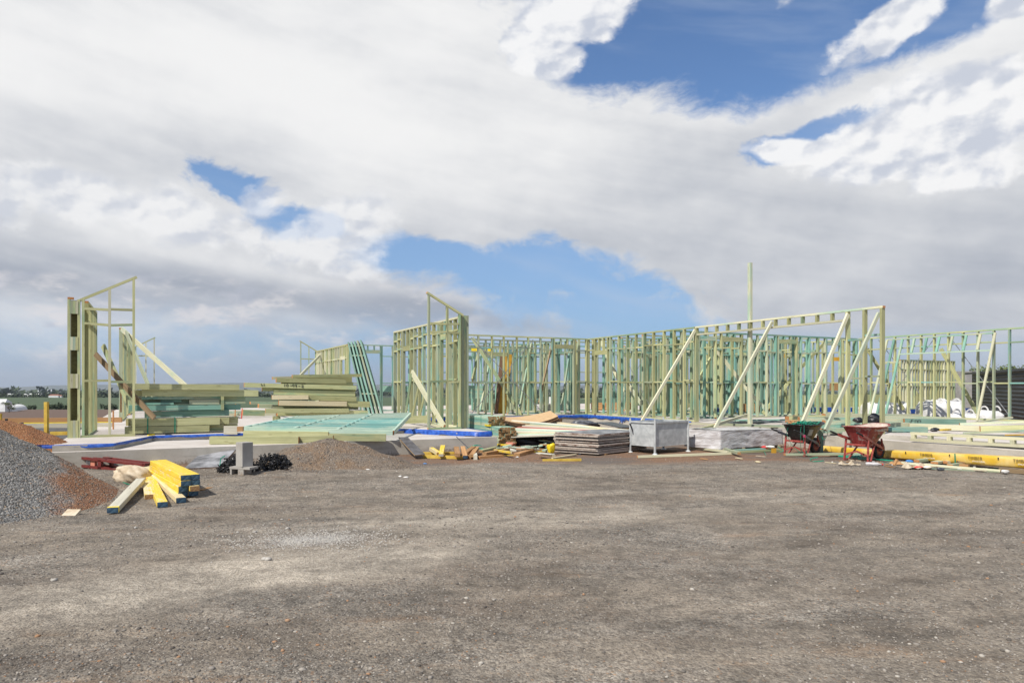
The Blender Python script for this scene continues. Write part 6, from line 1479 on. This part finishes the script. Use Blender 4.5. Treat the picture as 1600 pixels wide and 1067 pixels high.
rb('thin long pale board lying on the deck right of the marked beam', 1500, 661.0, 1640, 656.5, 16.8, 16.2, 0.045, 0.09, 'pinepale')
rb('thin stud tilted up on the deck in front of the dark shed', 1520, 660.0, 1583, 651.0, 17.5, 18.0, 0.04, 0.07, 'pinepale')
rb('long dull board on the deck near the right edge', 1540, 659.5, 1640, 657.0, 17.5, 17.2, 0.05, 0.2, 'mixed')
rb('orange board lying flat under the right edge of the header frame', 1570, 679.0, 1640, 677.5, 13.9, 13.5, 0.02, 0.10, 'ochre', None)
rb('pale green top board of the pile behind the black wheelbarrow', 1233, 650.5, 1308, 649.0, 19.0, 19.0, 0.10, 0.3, 'pine')
rb('olive board second in the pile behind the black wheelbarrow', 1238, 656.5, 1320, 656.0, 18.4, 18.4, 0.11, 0.3, 'pine')
rb('teal lower board of the pile behind the black wheelbarrow', 1290, 656.5, 1410, 658.5, 17.2, 17.2, 0.09, 0.2, 'teal')
rb('orange batten across the pile behind the black wheelbarrow', 1228, 656.5, 1258, 656.0, 18.2, 18.2, 0.05, 0.06, 'rawbrown')
rb('long pale board on the deck behind the wrapped pallet', 1120, 661.0, 1228, 664.5, 17.9, 17.2, 0.06, 0.09, 'mixed')
rb('thin teal board on the deck by the tall pole', 1125, 656.0, 1240, 654.5, 20.5, 20.5, 0.04, 0.09, 'teal', None)
rb('short pale board on the deck beside the steel bin', 1075, 660.5, 1120, 662.0, 18.6, 18.2, 0.04, 0.09, 'pinepale', None)
mb = MB()
def onb(x, y): return PY(x, y, 17.58-(x-1414)*0.0042)
for pts in (((1427, 655.5), (1424, 655.6), (1423.5, 658.5), (1421, 659)), ((1430, 655.6), (1429.3, 659)), ((1432, 655.6), (1433.5, 659), (1435.5, 655.6)), ((1437, 655.6), (1437.6, 658), (1439, 656.5))):
    q = [onb(*p)-Vector((0, 0.004, 0)) for p in pts]
    for i in range(len(q)-1): mb.bar(q[i], q[i+1], 0.003, 0.014, (q[i+1]-q[i]).cross(Vector((0, 1, 0))))
mb.build('handwriting', 'black', bj)
def plast(lab, x0, y0, x1, y1, z, d, m='blackpl', seed=0, hgt=0.05, name='plastic_sheet'):
    a, b = PZ(x0, y0, z), PZ(x1, y1, z); dv = (b-a); bk = Vector((-dv.y, dv.x, 0)).normalized()*d; mb = MB(); n, m_ = 24, 8
    vs = [a+dv*(i/n)+bk*(j/m_)+Z*(0.006+hgt*max(0, 0.3+float(fbm(np.array([i*0.4+seed]), np.array([j*0.5+seed]), 3)[0])*2)*math.sin(math.pi*j/m_)) for i in range(n+1) for j in range(m_+1)]
    mb.add(vs, [(i*(m_+1)+j, (i+1)*(m_+1)+j, (i+1)*(m_+1)+j+1, i*(m_+1)+j+1) for i in range(n) for j in range(m_)])
    return tag(mb.build(name, m, None, True), lab, 'plastic sheet')
plast('black plastic on the deck behind the header frame', 1395, 676, 1440, 676, 0.5, 0.7, seed=3, hgt=0.03)
plast('grey-black plastic on the deck under the right timbers', 1440, 681, 1640, 686, 0.5, 0.9, seed=6, hgt=0.02)
plast('dark crumpled plastic on the deck behind the tall pole', 1150, 662, 1232, 660, 0.5, 1.0, 'greystrap', seed=1)
plast('thin black plastic strip on the deck near the wrapped pallet', 1145, 660, 1192, 661, 0.52, 0.6, 'blackpl', seed=8)
for lab, px, py, Yd, sz in (('black plastic bundle heaped behind the nearest stud', 1365, 655, 17.0, (0.16, 0.12, 0.13)), ('black crumpled plastic between the nearest studs', 1343, 657, 17.0, (0.14, 0.1, 0.07)), ('small black plastic lump before the marked beam', 1460, 671, 15.0, (0.09, 0.06, 0.04))):
    p = PY(px, py, Yd); blobmesh('plastic_bundle', lab, 'plastic bundle', tuple(p), sz, 0, 'blackpl', 0.5, 2, px, 14)
tl('yellow_scrap', 'yellow scrap board before the marked beam', 'scrap', PY(1468, 672, 15.0), PY(1482, 670.5, 15.2), 0.12, 0.03, 'yellowdim')

# leaning teal door-header frame
t = thing('leaning_frame', 'teal door frame with a laddered head leaning against the long right wall', 'wall frame', H(4, 8.0))
aL, aR, aM = 5.8, 2.37, 5.25
def LF(a, k, sh=0.0): return H(a+sh*(1-k), 8.36-0.9*(1-k), DECK+0.02+2.56*k)      # k 0 floor .. 1 top
board('top_plate', LF(aL, 1), LF(aR, 1), 0.045, 0.045, 'teal', t, 'endorange')
for a, sh in ((aL, -0.15), (5.55, -0.15), (aM, -0.2), (aR, -0.25)): board('stud', LF(a, 0, sh*0), LF(a, 1), 0.045, 0.07 if a != aR else 0.06, 'teal' if a != aR else 'pinepale', t, up=U)
board('head_plate', LF(aM, 0.80), LF(aR, 0.80), 0.045, 0.045, 'paleend', t)
board('nogging', LF(aL, 0.7), LF(aM, 0.7), 0.045, 0.045, 'teal', t)
for i in range(6): a = aM+(aR-aM)*(i+1)/7; board('cripple_stud', LF(a, 0.81), LF(a, 0.99), 0.045, 0.07, 'teal', t, up=U)

# yellow items seen through the frames
tl('ochre_plywood', 'tall ochre form panel standing behind the courtyard wall', 'form panel', PY(783, 646, 26.2), PY(793, 553, 26.2), 0.05, 0.36, 'ochre', up=Vector((1, 0, 0)))
tl('dark_plywood', 'dark brown panel leaning beside the ochre form panel', 'form panel', PY(775, 646, 26.0), PY(785, 553, 26.2), 0.05, 0.14, 'plyedge', up=Vector((1, 0, 0)))
for lab, px, py, Yd, w_ in (('small yellow box high behind the courtyard wall, left one', 741, 549, 27, 0.22), ('small yellow box high behind the courtyard wall, right one', 767, 549, 27, 0.24), ('yellow box high behind the centre gable frame', 687, 545, 25, 0.12),
                            ('orange-yellow plate high behind the teal wall', 1307, 564, 24, 0.18), ('tiny orange plate behind the middle teal doorways', 1224, 559, 25, 0.08)):
    tl('yellow_plate', lab, 'plate', PY(px, py, Yd), PY(px, py-6, Yd), 0.05, w_, 'yellowbox' if px < 1200 else 'ochre', up=Vector((1, 0, 0)))
# ---------------------------------------------------------------- bulk bags, shed, background
def bulkbag(lab, px, ytop, Yd, w, sag=0.0, seed=0):
    zt = EYE-(ytop-HY)/F*Yd; zb = -0.05; x = (px-CX)/F*Yd; h = zt-zb
    t = thing('bulk_bag', lab, 'bulk bag', (x, Yd, 0)); n, m = 16, 36; vs = []
    for i in range(n+1):
        k = i/n; bul = 1+0.14*math.sin(math.pi*min(1, k*1.05))
        if k > 0.86: bul *= 1-(k-0.86)*1.2
        for j in range(m):
            a = 2*math.pi*j/m; e = 0.55
            nn = float(fbm(np.array([math.cos(a)*2+seed]), np.array([math.sin(a)*2+k*3]), 4)[0])
            cx_ = math.copysign(abs(math.cos(a))**e, math.cos(a)); sy = math.copysign(abs(math.sin(a))**e, math.sin(a))
            vs.append((x+cx_*w/2*bul*(1+nn*0.2), Yd+sy*w/2*bul*(1+nn*0.2), zb+h*k*(1+(nn*0.25-sag*0.2 if k > 0.8 else 0))))
    fs = [(i*m+j, i*m+(j+1) % m, (i+1)*m+(j+1) % m, (i+1)*m+j) for i in range(n) for j in range(m)]+[tuple(n*m+j for j in range(m))]
    mesh_obj('sack', vs, fs, 'white', t, True)
    for sx in (-1, 1):
        mb = MB(); c = Vector((x+sx*w*0.3, Yd-w*0.2, zt-0.08)); pts = [c+Vector((math.cos(a)*0.12, 0.02*a, math.sin(a)*0.16)) for a in np.linspace(0, math.pi, 7)]
        mb.ribbon(pts, 0.05, Vector((0, -1, 0)), 0.006); mb.build('lifting_loop', 'white', t)
bulkbag('white bulk bag seen behind the nearest right studs', 1370, 631, 24.5, 0.85, seed=1)
bulkbag('white bulk bag partly hidden by the leaning teal frame', 1396, 631, 24.9, 0.85, seed=3)
bulkbag('full white bulk bag left of the peaked one', 1457, 629, 24.5, 0.80, seed=5)
bulkbag('tall peaked white bulk bag behind the long right wall', 1478, 626, 25.2, 0.95, seed=7)
bulkbag('slumped open white bulk bag right of the peaked one', 1502, 643, 24.2, 0.75, 0.5, seed=9)
bulkbag('greyish white bulk bag against the dark shed', 1544, 638, 24.5, 0.72, 0.5, seed=13)
# shed with horizontal corrugations
t = thing('corrugated_shed', 'charcoal corrugated steel shed standing beyond the long right wall', 'shed', (20, 29, 0))
A_, B_, Cc = Vector((21.6, 33.0, -0.3)), Vector((17.9, 24.2, -0.1)), Vector((27.5, 31, -0.3))
def corr(a, b, z0, z1, pitch=0.152, amp=0.03):
    d = (b-a).normalized(); nn = Vector((d.y, -d.x, 0)); 
    if nn.dot(-a) < 0: nn = -nn
    n = int((z1-z0)/pitch*6); mb = MB(); vs = []
    for i in range(n+1):
        z = z0+(z1-z0)*i/n; o_ = amp*(0.5+0.5*max(-1, min(1, 1.7*math.sin(2*math.pi*(z-z0)/pitch))))
        vs += [Vector((a.x, a.y, z))+nn*o_, Vector((b.x, b.y, z))+nn*o_]
    mb.add(vs, [(2*i, 2*i+1, 2*i+3, 2*i+2) for i in range(n)]); return mb
corr(A_, B_, -0.4, 2.08).build('wall', 'shed', t)
corr(A_, A_+Vector((7, -2.8, 0)), -0.4, 2.08).build('wall', 'shed', t)
mb = MB(); mb.add([A_+Vector((-0.25, 0.2, 2.45)), B_+Vector((-0.25, -0.3, 2.25)), B_+Vector((7.5, -3.2, 2.7)), A_+Vector((7.5, -2.6, 2.9))], [(0, 1, 2, 3)])
mb.add([A_+Vector((-0.25, 0.2, 2.36)), B_+Vector((-0.25, -0.3, 2.16)), B_+Vector((-0.25, -0.3, 2.25)), A_+Vector((-0.25, 0.2, 2.45))], [(0, 1, 2, 3)]); mb.build('roof', 'shed', t)
mb = MB(); mb.box((21.75, 33.1, 0.9), (0.15, 0.15, 2.6)); mb.build('corner_post', 'shed', t)
mb = MB(); mb.box((23.6, 36.5, 0.8), (0.9, 0.5, 3.0)); tag(mb.build('block_wall', 'greywall'), 'short grey block wall end left of the dark shed', 'wall')
# trees: tapered trunk with limbs, crown of many leaf faces
def leaves(mb, cs, n, size, r_):
    for i in range(n):
        c, rad = r_.choice(cs); d = Vector((r_.gauss(0, 1), r_.gauss(0, 1), r_.gauss(0, 0.7))).normalized()
        p = c+d*rad*(r_.random()**0.45); a = Vector((r_.gauss(0, 1), r_.gauss(0, 1), r_.gauss(0, 1))).normalized(); b = a.orthogonal().normalized(); s = size*r_.uniform(0.6, 1.4)
        mb.v += [p+a*s, p-a*s*0.5+b*s*0.7, p-a*s*0.5-b*s*0.7]; k = len(mb.v); mb.f.append((k-3, k-2, k-1)); mb.m.append(0)
def tree(name, label, x, y, h, w, mat='leaf', n=1500, seed=0, group=None, trunk=0.35):
    r_ = random.Random(seed); z0 = G(x, y)-0.2; t = thing(name, label, 'tree', (x, y, z0), group)
    mb = MB(); top = Vector((x+r_.uniform(-.1, .1)*h, y, z0+h*0.75)); mb.tube([(x, y, z0), (x+0.02*h, y, z0+h*trunk), top], [h*0.035, h*0.025, h*0.008], 7)
    cs = []
    for i in range(9):
        a = r_.uniform(0, 6.28); rr = w*0.5*r_.uniform(0.35, 0.95); zc = z0+h*r_.uniform(trunk+0.1, 0.9); c = Vector((x+math.cos(a)*rr, y+math.sin(a)*rr, zc)); cs.append((c, w*r_.uniform(0.13, 0.24)))
        mb.tube([(x, y, z0+h*trunk*r_.uniform(0.8, 1.3)), c], [h*0.014, h*0.004], 5)
    mb.build('trunk', 'bark', t); mc = MB(); leaves(mc, cs, n, w*(0.035 if mat == 'leafgum' else 0.06), r_); mc.build('crown', mat, t); return t
def pos(px, Yd): return (px-CX)/F*Yd, Yd
for i, (px, Yd, ytop, w, m, lab) in enumerate(((1522, 62, 567, 2.6, 'leafgum', 'small sparse gum tree above the shed roof, left one'), (1540, 60, 566, 4.0, 'leafgum', 'rounded green gum tree above the shed roof, right one'),
                                               (1597, 60, 566, 4.2, 'leafgum', 'gum tree at the right edge above the shed'), (1612, 66, 562, 5, 'leafgum', 'large gum tree cut by the right edge'))):
    x, y = pos(px, Yd); z0 = G(x, y); zt = EYE-(ytop-HY)/F*Yd; tree('gum_tree', lab, x, y, zt-z0, w, m, 1600, 40+i, None, 0.45)
labs = ['left of the yellow peg, largest', 'just right of the yellow peg', 'in the middle of the field edge row', 'right of the middle of the field edge row', 'close left of the corner post', 'behind the corner post gap', 'right of the left gable frame', 'by the end of the white tunnel', 'between the tunnel and the yellow peg']
for i, (px, Yd, ytop, w) in enumerate(((81, 214, 633, 2.6), (88, 216, 630, 4.0), (97, 222, 634, 3.0), (113, 218, 631, 4.6), (127, 220, 632, 4.2), (141, 225, 633, 3.6), (170, 219, 632, 4.6), (48, 216, 635, 3.2), (24, 212, 632, 5.0))):
    x, y = pos(px, Yd); z0 = G(x, y); zt = EYE-(ytop-HY)/F*Yd; tree('field_tree', 'dark bushy tree '+labs[i], x, y, max(1.6, zt-z0), w, 'leaf', 500, 60+i, 'dark trees along the far edge of the ploughed field', 0.12)
# wooded belt on the far ridge
mb = MB(); r_ = random.Random(3)
for i in range(1000):
    y = r_.uniform(640, 900); x = r_.uniform(-0.80, 0.85)*y; h = r_.uniform(3.2, 5.6)*(1+0.3*math.sin(x*0.012)); 
    if math.sin(x*0.02+1.0)+math.sin(x*0.0071) < -1.5: continue
    c = Vector((x, y, G(x, y)+h*0.4)); leaves(mb, [(c, h*0.75), (c+Vector((h*0.8, 0, -h*0.1)), h*0.6), (c+Vector((-h*0.7, 0, -h*0.15)), h*0.55)], 80, h*0.19, r_)
tag(mb.build('treeline', 'leaf'), kind='stuff')
mb = MB()
for i in range(500):
    y = r_.uniform(1200, 2600); x = r_.uniform(-0.85, 0.95)*y; h = r_.uniform(6, 11)
    if math.sin(x*0.006+2.0) < -0.2: continue
    c = Vector((x, y, G(x, y)+h*0.3)); leaves(mb, [(c, h*1.6)], 16, h*0.7, r_)
tag(mb.build('treeline', 'leaf'), kind='stuff')
# low hills on the horizon
xs_ = np.linspace(-9000, 9000, 160); ys_ = np.linspace(7800, 9800, 14)
def hz_(X, Y): return -60+np.clip(1-np.abs(Y-8800)/1000, 0, 1)*(95+fbm(X/900, Y/4000, 4)*110)
tag(grid_obj('distant_hills', xs_, ys_, hz_, 'ground'), kind='structure')
# far buildings
def house(name, lab, px, Yd, w, h, m='housewall', roof='houseroof', group=None, yb=None):
    x = (px-CX)/F*Yd; z0 = G(x, Yd)-0.5 if yb is None else EYE-(yb-HY)/F*Yd
    t = thing(name, lab, 'building', (x, Yd, z0), group); mb = MB(); mb.box((x, Yd, z0+h/2), (w, w*0.5, h)); mb.build('wall', m, t)
    mb = MB(); a, b = w/2*1.05, w*0.27; zt = z0+h; r = h*0.45
    mb.add([(x-a, Yd-b, zt), (x+a, Yd-b, zt), (x+a, Yd+b, zt), (x-a, Yd+b, zt), (x-a*0.8, Yd, zt+r), (x+a*0.8, Yd, zt+r)], [(0, 1, 5, 4), (2, 3, 4, 5), (0, 4, 3), (1, 2, 5), (3, 2, 1, 0)]); mb.build('roof', roof, t); return t
house('farm_house', 'red roofed farmhouse on the green slope left of the corner post', 86, 640, 9, 2.4, 'housewall')
house('farm_house', 'small farm building beside the red roofed farmhouse', 93, 640, 5, 2, 'housewall')
for i, (px, w) in enumerate(((50, 9), (56, 7), (61, 10), (42, 8), (16, 12))):
    house('far_house', 'white house among the far trees, '+['right of the gap in the trees', 'middle of three', 'rightmost of three', 'left of the gap in the trees', 'near the left edge'][i], px, 1100, w*0.9, 3.2, 'housewall', 'housewall', yb=619.5)
for i in range(14):
    px = 64+i*5.2+random.uniform(-1.5, 1.5); w = random.uniform(25, 60)
    house('white_warehouse', ('leftmost' if i == 0 else 'rightmost' if i == 13 else ['second', 'third', 'fourth', 'fifth', 'sixth', 'seventh', 'eighth', 'ninth', 'tenth', 'eleventh', 'twelfth', 'thirteenth'][i-1]+' from the left')+' of the tiny white warehouses on the distant plain', px, 3600, w, random.uniform(5, 9), 'housewall', 'housewall', 'white warehouses on the distant plain', yb=613.2)
# white tunnel house and hut at the far left
t = thing('tunnel_house', 'long white plastic tunnel house beside the ploughed field', 'greenhouse', (-92, 130, -3)); 
a, b = PY(-12, 648, 118), PY(43, 639.5, 150); d = (b-a).normalized(); nn = Vector((-d.y, d.x, 0)); mb = MB(); vs = []; n, m = 30, 10
for i in range(n+1):
    q = a+(b-a)*(i/n)
    for j in range(m+1): th = math.pi*j/m; vs.append(q+nn*(-math.cos(th)*1.6+1.6)+Z*(math.sin(th)*1.15-0.05+(0.04 if i % 3 == 0 else 0)))
mb.add(vs, [(i*(m+1)+j, i*(m+1)+j+1, (i+1)*(m+1)+j+1, (i+1)*(m+1)+j) for i in range(n) for j in range(m)]); mb.add(vs[:m+1], [tuple(range(m+1))]); mb.add(vs[-m-1:], [tuple(range(m+1))]); mb.build('cover', 'housewall', t, False)
x, y = pos(-2, 122); house('farm_hut', 'pale hut behind the white tunnel house at the left edge', -2, 122, 3.4, 1.5, 'housewall', 'housewall', yb=643)
x, y = pos(14, 112); tree('field_tree', 'grey-green tree in front of the white tunnel house', x, y, 2.0, 1.6, 'leafgum', 700, 90, None, 0.3)
# bright clutter far behind the frames
for lab, px, y1, y0, Yd, m, wd_ in (('red and white pole far behind the courtyard wall', 801, 607, 630, 36, 'red', 0.07), ('dark figure-like post behind the courtyard wall', 833, 620, 632, 36, 'blackpl', 0.3), ('white pipe behind the courtyard wall', 862, 620, 634, 34, 'whiteprint', 0.25),
                                   ('red-brown brick chimney seen beyond the teal wall', 1308, 598, 610, 60, 'rawbrown', 0.9)):
    tl('far_post', lab, 'post', PY(px, y0, Yd), PY(px, y1, Yd), wd_, wd_, m, up=Vector((1, 0, 0)))
for lab, px0, px1, yb, Yd, h, m in (('low stack of red-brown bricks on the slab far behind the wall', 925, 985, 640, 30, 0.3, 'rawbrown'), ('low pale pallet on the slab behind the courtyard wall', 850, 905, 640, 30, 0.25, 'greybrd'),
                                    ('blue plastic roll lying far behind the teal wall', 1110, 1150, 643, 27, 0.15, 'membrane'), ('red-brown brick stack behind the teal doorways', 1160, 1200, 643, 27, 0.3, 'rawbrown'), ('blue membrane roll behind the right of the teal wall', 1262, 1330, 643, 27, 0.16, 'membrane'),
                                    ('grey board stack behind the courtyard wall', 738, 800, 640, 30, 0.3, 'mixed'), ('teal timber stack behind the left courtyard studs', 600, 660, 612, 30, 0.25, 'tealdark'), ('low teal timber pile behind the centre wall', 730, 755, 622, 28, 0.5, 'tealdark')):
    a, b = PY(px0, yb, Yd), PY(px1, yb, Yd); 
    z = max(DECK, a.z); a.z = b.z = z
    tl('stack', lab, 'stack', a, b, 0.8, h, m, ref='b')
# air


mb = MB(); mb.box((0, 4650, 2), (26000, 9900, 200)); hz_o = mb.build('haze', 'housewall'); hz_o['kind'] = 'stuff'
hm = bpy.data.materials.new('haze'); hm.use_nodes = True; hn = hm.node_tree; hn.nodes.clear()
ho = hn.nodes.new('ShaderNodeOutputMaterial'); hv = hn.nodes.new('ShaderNodeVolumePrincipled'); hn.links.new(hv.outputs[0], ho.inputs['Volume'])
hv.inputs['Color'].default_value = (0.72, 0.80, 0.92, 1); hv.inputs['Density'].default_value = 0.00009; hv.inputs['Anisotropy'].default_value = 0.2
hz_o.data.materials.clear(); hz_o.data.materials.append(hm)
